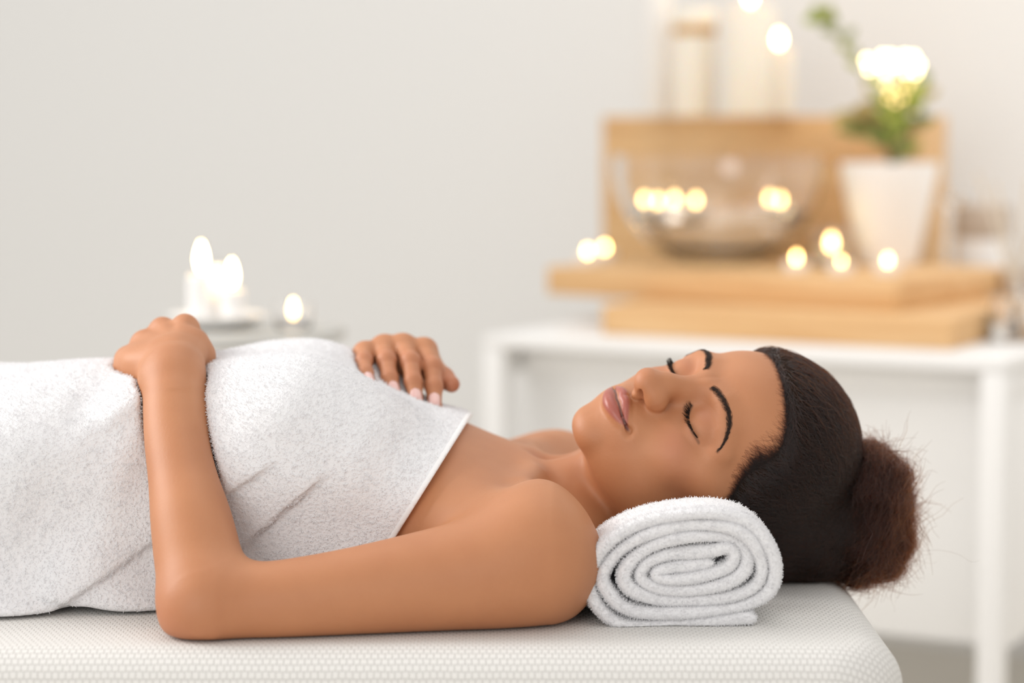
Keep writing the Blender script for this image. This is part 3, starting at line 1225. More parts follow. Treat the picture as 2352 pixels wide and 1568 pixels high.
view = np.array([0.0, -0.95, 0.3])
N1 = 26000
p0, n0 = scatter(hair.data, N1, rng, lambda c, n: (n @ view > -0.45) * 1.0)
p0[:, 2] -= TOP
ql = to_head(p0)
lvl = hair_level(ql)
ok = (lvl > -2) & (bun_sdf(p0) > -0.002)
p0 = p0[ok]
tgt = BUN_C - BUN_AX * 0.03
tg = tgt + rng.normal(0, 0.012, p0.shape)
st = comb(p0, tg, hair_sdf, 6, rng.uniform(0.006, 0.012, len(p0)), rng.uniform(0.0, 0.0026, len(p0)), 0.16, curl=0.38)
st[..., 2] += TOP
hair_obj('hair_strands', st, rng.uniform(0.00012, 0.00026, len(st)), 0.00004, M['hair_strand'], hair)['kind'] = 'stuff'

# fine hairs along the hairline, rooted on the skin and combed back
N2 = 5000
uq = np.concatenate([rng.uniform(-12, 80, N2 // 2), rng.uniform(0, 36, N2 // 2)])
fq = np.interp(uq, FK_U, FK_F) + np.clip(rng.exponential(4.2, len(uq)), 0, 18) - 4.0
lq = np.where(uq > 66, rng.uniform(-34, 50, len(uq)), 64)
qq = np.stack([lq, uq, fq], 1)
sidem = uq <= 66
qq[sidem, 0] = np.sqrt(np.maximum(1 - ((qq[sidem, 1] - 28) / 87) ** 2 - ((qq[sidem, 2] + 97) / 94) ** 2, 0.02)) * 72
qq[:, 0] += rng.normal(0, 1, len(uq))
sk = project(lambda z: head_sdf(z), qq, 4, 0.4, 0.1, 6.0)
gd = np.abs(head_sdf(sk)) < 1.0
sk = sk[gd & ((sk[:, 1] < 66) | (np.abs(sk[:, 0]) < 46))]
ps = from_head(sk)


def skin_only(p):
    return head_sdf(to_head(p)) * (HS / 1000)


st = comb(ps, tgt + rng.normal(0, 0.03, ps.shape), skin_only, 5, rng.uniform(0.0018, 0.0042, len(ps)), rng.uniform(0.0003, 0.0016, len(ps)), 0.16, curl=0.15)
st[..., 2] += TOP
hair_obj('baby_hairs', st, 0.00003, 0.00007, M['hair_strand'], hair)['kind'] = 'stuff'

# bun strands wound round its axis, with loose frizz
N3 = 9000
p0, n0 = scatter(bun.data, N3, rng, lambda c, n: (n @ view > -0.6) * 1.0)
p0[:, 2] -= TOP
pts = [p0]
p = p0.copy()
sgn = rng.choice([1, -1], len(p))
seg = rng.uniform(0.005, 0.010, len(p))
frizz = rng.exponential(0.0011, len(p))
bias = rng.normal(0, 0.30, p.shape)
for k in range(6):
    g = grad(bun_only, p, 0.0012)
    d_ = np.cross(BUN_AX, p - BUN_C)
    d_ /= np.maximum(np.linalg.norm(d_, axis=1, keepdims=True), 1e-6)
    d_ = d_ * sgn[:, None] + bias + rng.normal(0, 0.25, p.shape)
    d_ -= g * (d_ * g).sum(1, keepdims=True)
    d_ /= np.maximum(np.linalg.norm(d_, axis=1, keepdims=True), 1e-6)
    p = p + d_ * seg[:, None]
    p = p - g * (bun_only(p) - 0.0006 - frizz * k)[:, None]
    pts.append(p.copy())
st = np.stack(pts, 1)
st[..., 2] += TOP
hair_obj('bun_strands', st, rng.uniform(0.00014, 0.00026, len(st)), 0.00005, M['bun_strand'], bun)['kind'] = 'stuff'
# flyaways
N4 = 260
p0, n0 = scatter(bun.data, N4, rng, lambda c, n: ((n[:, 0] > 0.1) | (n[:, 2] > 0.5)) * 1.0)
p0[:, 2] -= TOP
p = p0.copy()
d_ = n0 + rng.normal(0, 0.55, p.shape)
pts = [p]
ln = rng.exponential(0.0020, len(p)) + 0.0008
for k in range(6):
    d_ = d_ + rng.normal(0, 0.45, p.shape) + np.array([0, 0, -0.12])
    d_ /= np.linalg.norm(d_, axis=1, keepdims=True)
    p = p + d_ * ln[:, None]
    pts.append(p.copy())
st = np.stack(pts, 1)
st[..., 2] += TOP
hair_obj('flyaway_hairs', st, 0.00008, 0.00003, M['bun_strand'], bun)['kind'] = 'stuff'
print('hair done', time.time() - _t0)
# ------------------------------------------------------------------ towel wrapped round the body
HEM_A = P(1083, 952, 0.09)
HEM_B = P(903, 1240, -0.085)
HEM_N = np.cross(P(1083, 952, 0.5) - P(1083, 952, 0.0), HEM_A - HEM_B)
HEM_N *= np.sign(HEM_N[0])
HEM_N /= np.linalg.norm(HEM_N)


def xz(px, py, Y=-0.06):
    p_ = P(px, py, Y)
    return np.array([p_[0], p_[2]])


FLAP_A, FLAP_B = xz(735, 1092, -0.05), xz(560, 1250, -0.07)
FOLD_A, FOLD_B = xz(660, 1030, -0.03), xz(505, 1140, -0.06)
LOW_A, LOW_B = xz(90, 1348, -0.08), xz(232, 1398, -0.07)


def line_co(p, A, B):
    """signed distance from the line A-B in the x-z plane and the fraction along it"""
    u_ = (B - A) / np.linalg.norm(B - A)
    w_ = np.stack([p[:, 0] - A[0], p[:, 2] - A[1]], 1)
    return w_ @ np.array([-u_[1], u_[0]]), (w_ @ u_) / np.linalg.norm(B - A)


def folds(p):
    x, y, z = p[:, 0], p[:, 1], p[:, 2]
    near = sstep(-y, -0.06, 0.03)
    h = 0.0016 * np.sin(x * 62 + 3.2 * np.sin(z * 19) + 1.0) + 0.0013 * np.sin(x * 34 - z * 46 + 2.0) + 0.0009 * np.sin(z * 70 + x * 55)
    left = sstep(-x, 0.18, 0.30)
    h = h * (0.45 + 0.9 * left)
    # soft creases on the hip and belly
    for (a, b_, amp, w) in (((300, 860), (180, 1010), 0.0035, 0.013), ((322, 905), (250, 960), 0.004, 0.009), ((150, 900), (90, 1100), 0.003, 0.016),
                            ((60, 1010), (40, 1200), 0.003, 0.016), ((300, 1000), (240, 1230), 0.0025, 0.015), ((700, 830), (640, 980), 0.0022, 0.02), ((880, 960), (800, 1120), 0.0022, 0.02)):
        sd_, t = line_co(p, xz(*a), xz(*b_))
        h = h + amp * np.exp(-(sd_ / w) ** 2) * sstep(t, -0.4, 0.2) * (1 - sstep(t, 0.8, 1.5)) * near
    sd_, t = line_co(p, FLAP_A, FLAP_B)
    h = h + 0.0055 * sstep(-sd_, -0.0012, 0.0012) * (1 - sstep(-sd_, 0.006, 0.06)) * sstep(t, -0.25, 0.15) * near
    sd_, t = line_co(p, FOLD_A, FOLD_B)
    h = h + 0.0050 * sstep(-sd_, -0.0014, 0.0014) * (1 - sstep(-sd_, 0.004, 0.05)) * sstep(t, -0.1, 0.45) * near
    sd_, t = line_co(p, LOW_A, LOW_B)
    h = h + 0.0045 * sstep(sd_, -0.0012, 0.0012) * (1 - sstep(sd_, 0.006, 0.07)) * sstep(t, -0.1, 0.4) * near * sstep(-x, 0.24, 0.30)
    return h


def wrap_raw(p, grow):
    t = torso_sdf(p, grow, True)
    for y in (-0.012, 0.142):
        t = smin(t, ell(p, (-0.185, y, 0.120), (0.085 + grow, 0.062 + grow, 0.066 + grow)), 0.04)
    return t - folds(p)


def wrap_sdf(p, extra=0.0):
    t = wrap_raw(p, 0.0085)
    t = t - extra
    e = (p - HEM_A) @ HEM_N
    t = smax(t, e, 0.004)
    # lower edge lifts where it meets the table
    low = 0.0025 + 0.004 * np.exp(-((p[:, 0] + 0.345) / 0.02) ** 2)
    t = smax(t, low - p[:, 2], 0.005)
    arm = arm_all(p)
    t = smax(t, 0.0012 - arm, 0.004)
    t = smax(t, -0.0035 - trunk_sdf(p), 0.001)
    return t


def hem_sdf(p):
    t = wrap_raw(p, 0.0091)
    e = (p - HEM_A) @ HEM_N
    t = smax(t, np.abs(e + 0.0020) - 0.0024, 0.001)
    t = smax(t, 0.0012 - arm_all(p), 0.003)
    t = smax(t, 0.003 - p[:, 2], 0.002)
    return smax(t, 0.0004 - trunk_sdf(p), 0.001)


tv, tf = surface_nets(wrap_sdf, (-0.70, -0.16, -0.01), (0.03, 0.30, 0.23), 0.0030)
tv = project(wrap_sdf, tv, 2, 0.0008)
to_ = tv.copy()
to_[:, 2] += TOP
towel = np_mesh('bath_towel', to_, tf, M['terry'])
tag(towel, 'white terry bath towel wrapped round the lying person from chest down', 'towel')
hv2, hf2 = surface_nets(hem_sdf, (-0.16, -0.16, -0.01), (0.03, 0.30, 0.18), 0.0014)
hv2[:, 2] += TOP
np_mesh('hem', hv2, hf2, M['hem'], towel)
print('towel', len(tv), time.time() - _t0)


def fuzz(name, me, n, length, rad, material, parent, keep, curl=0.5):
    p_, nn = scatter(me, n, rng, keep)
    d_ = nn + rng.normal(0, 0.45, p_.shape)
    d_ /= np.linalg.norm(d_, axis=1, keepdims=True)
    L = length * rng.uniform(0.6, 1.25, n)
    pts = [p_ - nn * 0.0004]
    p = p_.copy()
    for k in range(3):
        d_ = d_ + rng.normal(0, curl, p.shape)
        d_ /= np.linalg.norm(d_, axis=1, keepdims=True)
        p = p + d_ * (L / 3)[:, None]
        pts.append(p.copy())
    o = hair_obj(name, np.stack(pts, 1), rad, rad * 0.7, material, parent)
    o['kind'] = 'stuff'
    return o


seen = lambda c, n: ((n @ np.array([0, -0.95, 0.30]) > -0.25) & (c[:, 0] > -0.52) & (n[:, 2] > -0.5) & (((c - np.array([0, 0, TOP]) - HEM_A) @ HEM_N) < -0.0052)) * 1.0
fuzz('terry_pile', towel.data, 110000, 0.0024, 0.00019, M['terry_loop'], towel, seen)

# ------------------------------------------------------------------ rolled towel under the neck
ROLL = [(1738, 1421), (1690, 1424), (1650, 1428), (1560, 1437), (1460, 1441), (1410, 1427), (1367, 1385), (1350, 1335), (1364, 1290), (1400, 1246), (1460, 1211), (1540, 1189), (1620, 1180), (1690, 1190), (1740, 1220), (1773, 1270), (1782, 1320), (1766, 1362), (1716, 1391),
        (1640, 1404), (1560, 1410), (1480, 1409), (1428, 1393), (1399, 1363), (1382, 1330), (1404, 1288), (1450, 1249), (1520, 1220), (1600, 1207), (1680, 1213), (1727, 1243), (1751, 1292), (1748, 1332), (1722, 1358), (1670, 1374),
        (1600, 1382), (1530, 1381), (1478, 1368), (1440, 1346), (1434, 1317), (1460, 1281), (1510, 1251), (1580, 1235), (1650, 1234), (1700, 1250), (1718, 1288), (1702, 1322), (1660, 1344),
        (1600, 1356), (1535, 1356), (1488, 1343), (1470, 1325), (1484, 1298), (1530, 1278), (1590, 1272), (1645, 1266), (1672, 1258), (1688, 1272),
        (1680, 1300), (1640, 1318), (1580, 1331), (1520, 1331), (1503, 1318), (1545, 1306), (1600, 1302), (1640, 1292)]
RY0 = -0.142


def roll_mesh():
    ctl = np.array([P(a, b_, RY0)[[0, 2]] for a, b_ in ROLL])
    n = 560
    c = curve_sample(ctl, np.linspace(0, 0.99999, n))
    seg = np.linalg.norm(np.diff(c, axis=0), axis=1)
    s_ = np.concatenate([[0], np.cumsum(seg)])
    si_ = np.linspace(0, s_[-1], n)
    c = np.stack([np.interp(si_, s_, c[:, 0]), np.interp(si_, s_, c[:, 1])], 1)
    for _ in range(3):
        c[1:-1] = c[1:-1] * 0.5 + (c[:-2] + c[2:]) * 0.25
    tan = np.gradient(c, axis=0)
    tan /= np.linalg.norm(tan, axis=1, keepdims=True)
    nrm = np.stack([-tan[:, 1], tan[:, 0]], 1)
    half = 0.00515 + 0.00035 * np.sin(si_ * 90) + 0.0003 * np.sin(si_ * 41 + 1)
    endf = np.minimum(1, np.sqrt(np.clip(np.minimum(si_, s_[-1] - si_) / 0.004, 0.02, 1)))
    half = half * endf
    wob = 0.0016 * np.sin(si_ * 37) + 0.0012 * np.sin(si_ * 83 + 2)
    bot = c[:, 1].min()
    ctr = np.array([c[:, 0].mean(), bot])
    prof = [(0.0, 0.30), (0.0008, 0.60), (0.0022, 0.84), (0.0042, 0.97), (0.008, 1.0)]
    ys = prof + [(q_, 1.0) for q_ in np.linspace(0.014, 0.094, 14)]
    vs = []
    for k, (dy, sc_) in enumerate(ys):
        Y = RY0 + dy + wob * max(0, 1 - dy / 0.03)
        # pressed flat where the neck lies on it
        t = sstep(np.array([dy]), 0.050, 0.16)[0]
        sx, sz = 1 - 0.45 * t, 1 - 0.62 * t
        for sg in (1, -1):
            q_ = c + nrm * (half * sc_ * sg)[:, None]
            x = ctr[0] + (q_[:, 0] - ctr[0]) * sx - 0.06 * t
            z = bot + (q_[:, 1] - bot) * sz
            vs.append(np.stack([x, Y, np.maximum(z, 0.0005)], 1))
    V = np.concatenate(vs)
    ny = len(ys)
    idx = lambda k, sg, i: (k * 2 + sg) * n + i
    i = np.arange(n - 1)
    F = []
    for k in range(ny - 1):
        F.append(np.stack([idx(k, 0, i), idx(k, 0, i + 1), idx(k + 1, 0, i + 1), idx(k + 1, 0, i)], 1))
        F.append(np.stack([idx(k, 1, i + 1), idx(k, 1, i), idx(k + 1, 1, i), idx(k + 1, 1, i + 1)], 1))
        F.append(np.array([[idx(k, 1, 0), idx(k, 0, 0), idx(k + 1, 0, 0), idx(k + 1, 1, 0)], [idx(k, 0, n - 1), idx(k, 1, n - 1), idx(k + 1, 1, n - 1), idx(k + 1, 0, n - 1)]]))
    for k, fl_ in ((0, False), (ny - 1, True)):
        q_ = np.stack([idx(k, 1, i), idx(k, 1, i + 1), idx(k, 0, i + 1), idx(k, 0, i)], 1)
        F.append(q_[:, ::-1] if fl_ else q_)
    return V, np.concatenate(F)


rv, rf = roll_mesh()
rv[:, 2] += TOP
roll = np_mesh('rolled_towel', rv, rf, M['terry'])
bm = bmesh.new()
bm.from_mesh(roll.data)
bmesh.ops.recalc_face_normals(bm, faces=bm.faces)
bm.to_mesh(roll.data)
bm.free()
tag(roll, 'white terry towel rolled into a spiral under the neck', 'towel')
seen_roll = lambda c, n: ((c[:, 1] < RY0 + 0.05) & (n[:, 2] > -0.9) & (c[:, 1] < RY0 + 0.012)) * 1.0 + ((c[:, 1] < RY0 + 0.10)) * 0.25
fuzz('terry_pile', roll.data, 60000, 0.0020, 0.00017, M['terry_loop'], roll, seen_roll)
print('roll', time.time() - _t0)
# ------------------------------------------------------------------ furniture behind
def wpos(px, d, z):
    """point at distance d in front of the camera under photo column px, at height z"""
    return ((px - 1176) / FPX * d, d - 2.0, z)


CT = CAMZ - 0.327           # top of the long white table
cx, cy, _ = wpos(2315, 3.30, 0)
# local frame: +x runs along the front edge to the right end, +y to the wall
LT = 0.818
DT = 1.07
con = empty('white_cabinet', (cx - WT[0] * LT / 2, cy - WT[1] * LT / 2, 0), -YAW)
tag(con, 'long low white cabinet carrying the wooden boards and candles behind the head', 'cabinet')
h = LT / 2
box('table_top', -h, h, 0, DT, CT - 0.018, CT, M['paint'], con, 0.002)
box('apron', -h + 0.035, h - 0.035, 0.070, 0.10, CT - 0.062, CT - 0.0185, M['paint'], con, 0.001)
box('front_panel', -h + 0.035, h - 0.035, 0.080, 0.10, 0.25, CT - 0.0625, M['paint'], con, 0.001)
box('side_panel', h - 0.024, h - 0.010, 0.035, DT - 0.035, 0.25, CT - 0.0625, M['paint'], con, 0.001)
for x0 in (-h, h - 0.034):
    for y0 in (0.0, DT - 0.034):
        box('leg', x0, x0 + 0.034, y0, y0 + 0.034, 0, CT - 0.0185, M['paint'], con, 0.002)
box('rail', h - 0.026, h - 0.008, 0.035, DT - 0.035, CT - 0.062, CT - 0.0185, M['paint'], con, 0.001)
box('rail', -h + 0.008, -h + 0.026, 0.035, DT - 0.035, CT - 0.062, CT - 0.0185, M['paint'], con, 0.001)


def board(name, px, d, yaw, length, depth, z0, z1, label):
    """px, d locate the front right corner"""
    x, y, _ = wpos(px, d, 0)
    o = box(name, -length, 0, 0, depth, z0, z1, M['wood'], None, 0.003)
    o.location = (x, y, 0)
    o.rotation_euler = (0, 0, -math.radians(yaw))
    return tag(o, label, 'board', None)


B1 = CT + 0.0452
B2 = B1 + 0.0452
board('wooden_board', 2190, 3.44, 28, 0.556, 0.42, CT + 0.0002, B1, 'lower oak board lying directly on the white cabinet')
board('wooden_board', 2060, 3.575, 35, 0.626, 0.42, B1 + 0.0002, B2, 'upper oak board overhanging to the left, under the glass bowl')
BLT = CAMZ + 0.008
x, y, _ = wpos(2108, 4.14, 0)
blk = box('wooden_block', -0.612, 0, 0, 0.14, CT + 0.0004, BLT, M['wood'], None, 0.003)
blk.location = (x, y, 0)
blk.rotation_euler = (0, 0, -math.radians(30))
tag(blk, 'tall upright oak block standing behind the glass bowl, pillar candles on top', 'block')


# ------------------------------------------------------------------ candles
def flame_prof(r, hgt):
    return [(0.0, 0)] + [(r * math.sin(math.pi * t) ** 0.8 * (1 - 0.45 * t), hgt * t) for t in (0.08, 0.18, 0.3, 0.42, 0.55, 0.7, 0.82, 0.92)] + [(0.0, hgt)]


def pillar(loc, r, hgt, label, wax='wax', fl=(0.0055, 0.030), group=None, name='pillar_candle', lit=True, band=False):
    t = empty(name, loc)
    tag(t, label, 'candle', group)
    lathe('wax', [(0, 0), (r * 0.97, 0), (r, 0.003), (r, hgt - 0.004), (r * 0.95, hgt), (r * 0.6, hgt - 0.003), (0, hgt - 0.006)], M[wax], t)
    tube('wick', [(0, 0, hgt - 0.008), (0, 0, hgt - 0.001), (0.001, 0, hgt + 0.008)], 0.0009, M['wick'], t, 6)
    if lit:
        lathe('flame', flame_prof(*fl), M['flame'], t, (0.0005, 0, hgt + 0.003), 16)
    if band:
        lathe('band', [(r + 0.0003, hgt - 0.045), (r + 0.0012, hgt - 0.044), (r + 0.0012, hgt - 0.028), (r + 0.0003, hgt - 0.027)], M['amber'], t)
    return t


def tealight(loc, label, group=None, fl=(0.0042, 0.0150)):
    t = empty('tealight', loc)
    tag(t, label, 'candle', group)
    r, hh = 0.0195, 0.016
    lathe('cup', [(0, 0), (r * .96, 0), (r, 0.001), (r, hh), (r * 1.03, hh + 0.0006), (r * 0.97, hh + 0.0004), (r * 0.95, hh - 0.003), (r * .95, 0.002)], M['metal'], t, n=32)
    lathe('wax', [(0, 0.0022), (r * 0.94, 0.0022), (r * 0.94, hh - 0.004), (0, hh - 0.005)], M['wax_white'], t, n=28)
    tube('wick', [(0, 0, hh - 0.006), (0, 0, hh + 0.003)], 0.0007, M['wick'], t, 6)
    lathe('flame', flame_prof(*fl), M['flame_small'], t, (0, 0, hh - 0.001), 14)
    return t


def zat(py, d):
    return CAMZ - (py - 277) / FPX * d


# tealights along the front of the upper board
tealight(wpos(1350, 3.98, B2 + 0.0004), 'tealight at the far left end of the upper oak board, front one of two')
tealight(wpos(1389, 4.10, B2 + 0.0004), 'tealight behind another at the left end of the upper oak board')
tealight(wpos(1830, 3.80, B2 + 0.0004), 'tealight on the front edge of the oak board, right of the bowl')
tealight(wpos(1933, 3.74, B2 + 0.0004), 'tealight in front of the glass votive, between the other two front tealights', fl=(0.0030, 0.010))
tealight(wpos(2040, 3.72, B2 + 0.0004), 'rightmost tealight, in front of the white flowerpot')

# glass votive with its candle
vt = empty('votive_candle', wpos(1910, 3.93, B2 + 0.0004))
tag(vt, 'larger glowing candle in a clear glass cup beside the flowerpot', 'candle')
lathe('glass_cup', [(0, 0), (0.024, 0), (0.028, 0.003), (0.031, 0.062), (0.0295, 0.062), (0.0265, 0.006), (0, 0.005)], M['glass'], vt)
lathe('wax', [(0, 0.0055), (0.0262, 0.0062), (0.0270, 0.026), (0, 0.025)], M['wax'], vt)
tube('wick', [(0, 0, 0.022), (0, 0, 0.031)], 0.0008, M['wick'], vt, 6)
lathe('flame', flame_prof(0.0085, 0.026), M['flame'], vt, (0, 0, 0.027), 16)

# pillar candles on the block
pz = BLT + 0.0004
cyl = empty('candle_vase', wpos(1506, 4.34, pz))
tag(cyl, 'tall white cylinder vase at the left end of the candle group', 'vase')
lathe('vase_wall', [(0, 0), (0.027, 0), (0.0285, 0.002), (0.0285, 0.30), (0.0255, 0.30), (0.0255, 0.004), (0, 0.004)], M['ceramic'], cyl)
pillar(wpos(1592, 4.26, pz), 0.037, 0.185, 'cream pillar candle with an amber band, left of the lit ones', band=True, lit=False)
pillar(wpos(1718, 4.20, pz), 0.044, 0.188, 'thick lit pillar candle, tallest of the lit ones on the block', fl=(0.0075, 0.034))
pillar(wpos(1784, 4.25, pz), 0.0265, 0.118, 'shorter lit pillar candle at the right end of the candle group', fl=(0.0075, 0.026))

# ------------------------------------------------------------------ glass bowl with floating candles
bx, by, _ = wpos(1650, 4.04, 0)
bowl = empty('glass_bowl', (bx, by, B2 + 0.0006))
tag(bowl, 'big round clear glass bowl of water on the upper oak board', 'bowl')
out, inn = [], []
RB_, HB = 0.178, 0.177
for i in range(19):
    t = i / 18
    a = math.radians(-72 + 75 * t)
    out.append((RB_ * math.cos(a) / math.cos(math.radians(0)), RB_ * 1.0 * (math.sin(a) - math.sin(math.radians(-72)))))
HB = out[-1][1]
inn = [(max(r - 0.006, 0.001), z + (0.006 if z < 0.03 else 0.0)) for r, z in out][::-1]
lathe('glass_wall', [(0, 0)] + out + inn + [(0, 0.006)], M['glass'], bowl, n=72)
WLV = 0.089
wp_ = [(0, 0.0066)] + [(r - 0.0002, z) for r, z in inn[::-1] if z < WLV]
rw = np.interp(WLV, [z for r, z in inn[::-1]], [r for r, z in inn[::-1]]) - 0.0002
lathe('water', wp_ + [(rw, WLV), (0, WLV)], M['water'], bowl, n=72)


def floating(loc, label):
    t = empty('floating_candle', loc)
    tag(t, label, 'candle', 'floating candles in the glass bowl')
    lathe('wax', [(0, -0.006), (0.014, -0.005), (0.020, 0.002), (0.0205, 0.007), (0.017, 0.009), (0, 0.0075)], M['wax_white'], t, n=28)
    tube('wick', [(0, 0, 0.006), (0, 0, 0.013)], 0.0007, M['wick'], t, 6)
    lathe('flame', flame_prof(0.0050, 0.018), M['flame_water'], t, (0, 0, 0.0085), 14)
    return t


wz = B2 + 0.0006 + WLV
for px, d, lb in ((1480, 4.04, 'floating candle at the left rim of the glass bowl'),
                  (1512, 3.97, 'floating candle just right of the leftmost one in the bowl'),
                  (1549, 4.06, 'floating candle third from the left in the bowl'),
                  (1598, 4.00, 'floating candle fourth from the left, near the bowl middle'),
                  (1768, 4.11, 'floating candle at the right of the bowl, left of its neighbour'),
                  (1792, 4.02, 'floating candle nearest the right rim of the glass bowl')):
    floating(wpos(px, d, wz), lb)

# ------------------------------------------------------------------ potted plant
px0, py0, _ = wpos(2040, 3.98, 0)
pl = empty('potted_plant', (px0, py0, B2 + 0.0004))
tag(pl, 'green plant in a white tapered flowerpot on the oak board', 'plant')
PH = 0.168
lathe('pot', [(0, 0), (0.044, 0), (0.048, 0.003), (0.058, 0.05), (0.072, 0.115), (0.081, PH - 0.003), (0.081, PH), (0.077, PH), (0.069, 0.12), (0.060, 0.10), (0, 0.10)], M['ceramic'], pl, n=56)
lathe('soil', [(0, PH - 0.028), (0.05, PH - 0.027), (0.0735, PH - 0.030), (0.060, 0.105), (0, 0.105)], M['soil'], pl, n=40)
prng = random.Random(4)


def leaf(base, dirv, length, width, material, name='leaf'):
    d_ = Vector(dirv).normalized()
    sd_ = d_.cross(Vector((prng.uniform(-.4, .4), -1, prng.uniform(-.2, .6)))).normalized()
    up_ = sd_.cross(d_)
    vs, fs = [], []
    n = 8
    for i in range(n + 1):
        t = i / n
        w_ = width * math.sin(math.pi * min(1, t * 0.97 + 0.03)) ** 0.8 * (1 - 0.25 * t)
        c = Vector(base) + d_ * (length * t) - Vector((0, 0, 1)) * (0.18 * length * t * t)
        for s_ in (-1, -0.5, 0, 0.5, 1):
            vs.append(c + sd_ * (w_ * s_) + up_ * (abs(s_) * w_ * 0.28))
    for i in range(n):
        for q_ in range(4):
            a = i * 5 + q_
            fs.append((a, a + 1, a + 6, a + 5))
    o = mesh_obj(name, vs, fs, material, pl)
    sm = o.modifiers.new('thickness', 'SOLIDIFY')
    sm.thickness = 0.0008
    return o


def plant_px(px, py, d=3.98):
    x, y, _ = wpos(px, d, 0)
    return Vector((x - px0, y - py0, zat(py, d) - (B2 + 0.0004)))


soil_top = Vector((0.004, 0, PH - 0.03))


def stalk(path, r=0.0024):
    tube('stem', path, [r * (1 - 0.5 * i / (len(path) - 1)) for i in range(len(path))], M['stem'], pl)


def spray(path_px, leaves, mats, lw, ds):
    pts = [soil_top + Vector((prng.uniform(-.012, .012), prng.uniform(-.01, .01), 0))] + [plant_px(a, b_, d) for (a, b_), d in zip(path_px, ds)]
    stalk(pts)
    for k in range(leaves):
        t = (k + 0.6) / leaves * (len(pts) - 1.001)
        i = int(t)
        p = pts[i].lerp(pts[i + 1], t - i)
        if p.z < PH - 0.005:
            continue
        ax = (pts[i + 1] - pts[i]).normalized()
        side = 1 if k % 2 else -1
        dv = ax * 0.8 + Vector((side * prng.uniform(0.5, 1.0), prng.uniform(-0.7, 0.5), prng.uniform(-0.1, 0.4)))
        leaf(p, dv, lw[0] * prng.uniform(0.8, 1.2), lw[1] * prng.uniform(0.8, 1.15), M[prng.choice(mats)])
    return pts


# the long twig that leans to the left
pts = spray([(2040, 330), (2005, 230), (1965, 150), (1925, 90), (1888, 50)], 15, ['leaf', 'leaf_fresh', 'leaf_dry'], (0.030, 0.0085), [3.98, 3.98, 3.97, 3.96, 3.95])
for dv in ((-0.5, 0, 0.8), (0.2, -0.4, 0.8), (-0.9, 0.2, 0.2)):
    leaf(pts[-1], dv, 0.036, 0.0125, M['leaf_fresh'])
# dense lower foliage and the stems of the flower head
for path, n, lw, mats in (([(2055, 320), (2040, 250), (2030, 190)], 9, (0.048, 0.011), ['leaf', 'leaf_fresh', 'leaf_dry']),
                          ([(2065, 320), (2080, 250), (2095, 190)], 9, (0.048, 0.011), ['leaf', 'leaf_fresh']),
                          ([(2035, 335), (1995, 300), (1950, 265)], 8, (0.060, 0.015), ['leaf_dry', 'leaf', 'leaf_dry']),
                          ([(2075, 330), (2110, 260), (2128, 180)], 7, (0.040, 0.011), ['leaf', 'leaf_dry']),
                          ([(2050, 330), (2060, 270), (2050, 230)], 8, (0.060, 0.016), ['leaf', 'leaf_fresh'])):
    spray(path, n, mats, lw, [3.98 + prng.uniform(-0.03, 0.03) for _ in path])

# cluster of small warm lights glowing among the leaves
lx, ly, lz = wpos(2050, 3.955, zat(160, 3.955))
lc = empty('string_light', (lx, ly, lz))
tag(lc, 'cluster of small glowing warm lights among the plant leaves', 'lights')
pts = [(1985, 140), (1992, 160), (2012, 150), (2022, 132), (2040, 132), (2055, 150), (2072, 132), (2092, 134), (2104, 152), (2098, 168), (2030, 168), (2076, 166), (2040, 212), (2062, 205), (2052, 236), (2080, 200), (2030, 196), (2068, 226), (2046, 192), (2036, 226), (2088, 186)]
wire = []
for i, (a, b_) in enumerate(pts):
    d = 3.955 + 0.012 * math.sin(i * 2.1)
    x, y, _ = wpos(a, d, 0)
    q_ = Vector((x - lx, y - ly, zat(b_, d) - lz))
    wire.append(q_)
    r = 0.0046 if b_ < 175 else 0.0036
    lathe('bulb', [(0, -r), (r * .7, -r * .7), (r, 0), (r * .75, r * .8), (0, r * 1.3)], M['bulb' if b_ < 175 else 'bulb_dim'], lc, q_, 12)
tube('wire', wire, 0.0006, M['stem'], lc, 5)

# ------------------------------------------------------------------ things at the right end of the table
def on_table(px, d):
    return wpos(px, d, CT + 0.0004)


o = lathe('candle_stand', [(0, 0), (0.026, 0), (0.026, 0.00702), (0.008, 0.01404), (0.016, 0.0351), (0.007, 0.05148), (0.015, 0.07254), (0.007, 0.0936), (0.014, 0.1147), (0.007, 0.1346), (0.013, 0.1521), (0.008, 0.1696), (0.020, 0.1895), (0.023, 0.2083), (0.020, 0.2083), (0.016, 0.1942), (0, 0.1872)], M['glass'], None, n=32)
o.location = on_table(2186, 4.14)
tag(o, 'beaded clear glass candle stand at the right of the wooden block', 'candle stand')
jar = empty('lidded_jar', on_table(2258, 4.06))
tag(jar, 'white jar with a taupe lid behind the reed bottle', 'jar')
lathe('jar_body', [(0, 0), (0.028, 0), (0.034, 0.004), (0.044, 0.06), (0.045, 0.130), (0.042, 0.130), (0.040, 0.06), (0, 0.006)], M['ceramic'], jar)
lathe('lid', [(0, 0.1302), (0.045, 0.1302), (0.047, 0.135), (0.048, 0.175), (0.044, 0.186), (0, 0.186)], M['taupe'], jar)
dif = empty('reed_diffuser', on_table(2332, 3.58))
tag(dif, 'clear glass bottle with reed sticks at the right edge', 'diffuser')
lathe('bottle', [(0, 0), (0.030, 0), (0.034, 0.004), (0.034, 0.050), (0.028, 0.062), (0.012, 0.070), (0.012, 0.088), (0.014, 0.090), (0.010, 0.090), (0.0095, 0.070), (0.026, 0.060), (0.031, 0.048), (0.031, 0.005), (0, 0.004)], M['glass'], dif)
lathe('oil', [(0, 0.0042), (0.0306, 0.0052), (0.0308, 0.026), (0, 0.026)], M['water'], dif)
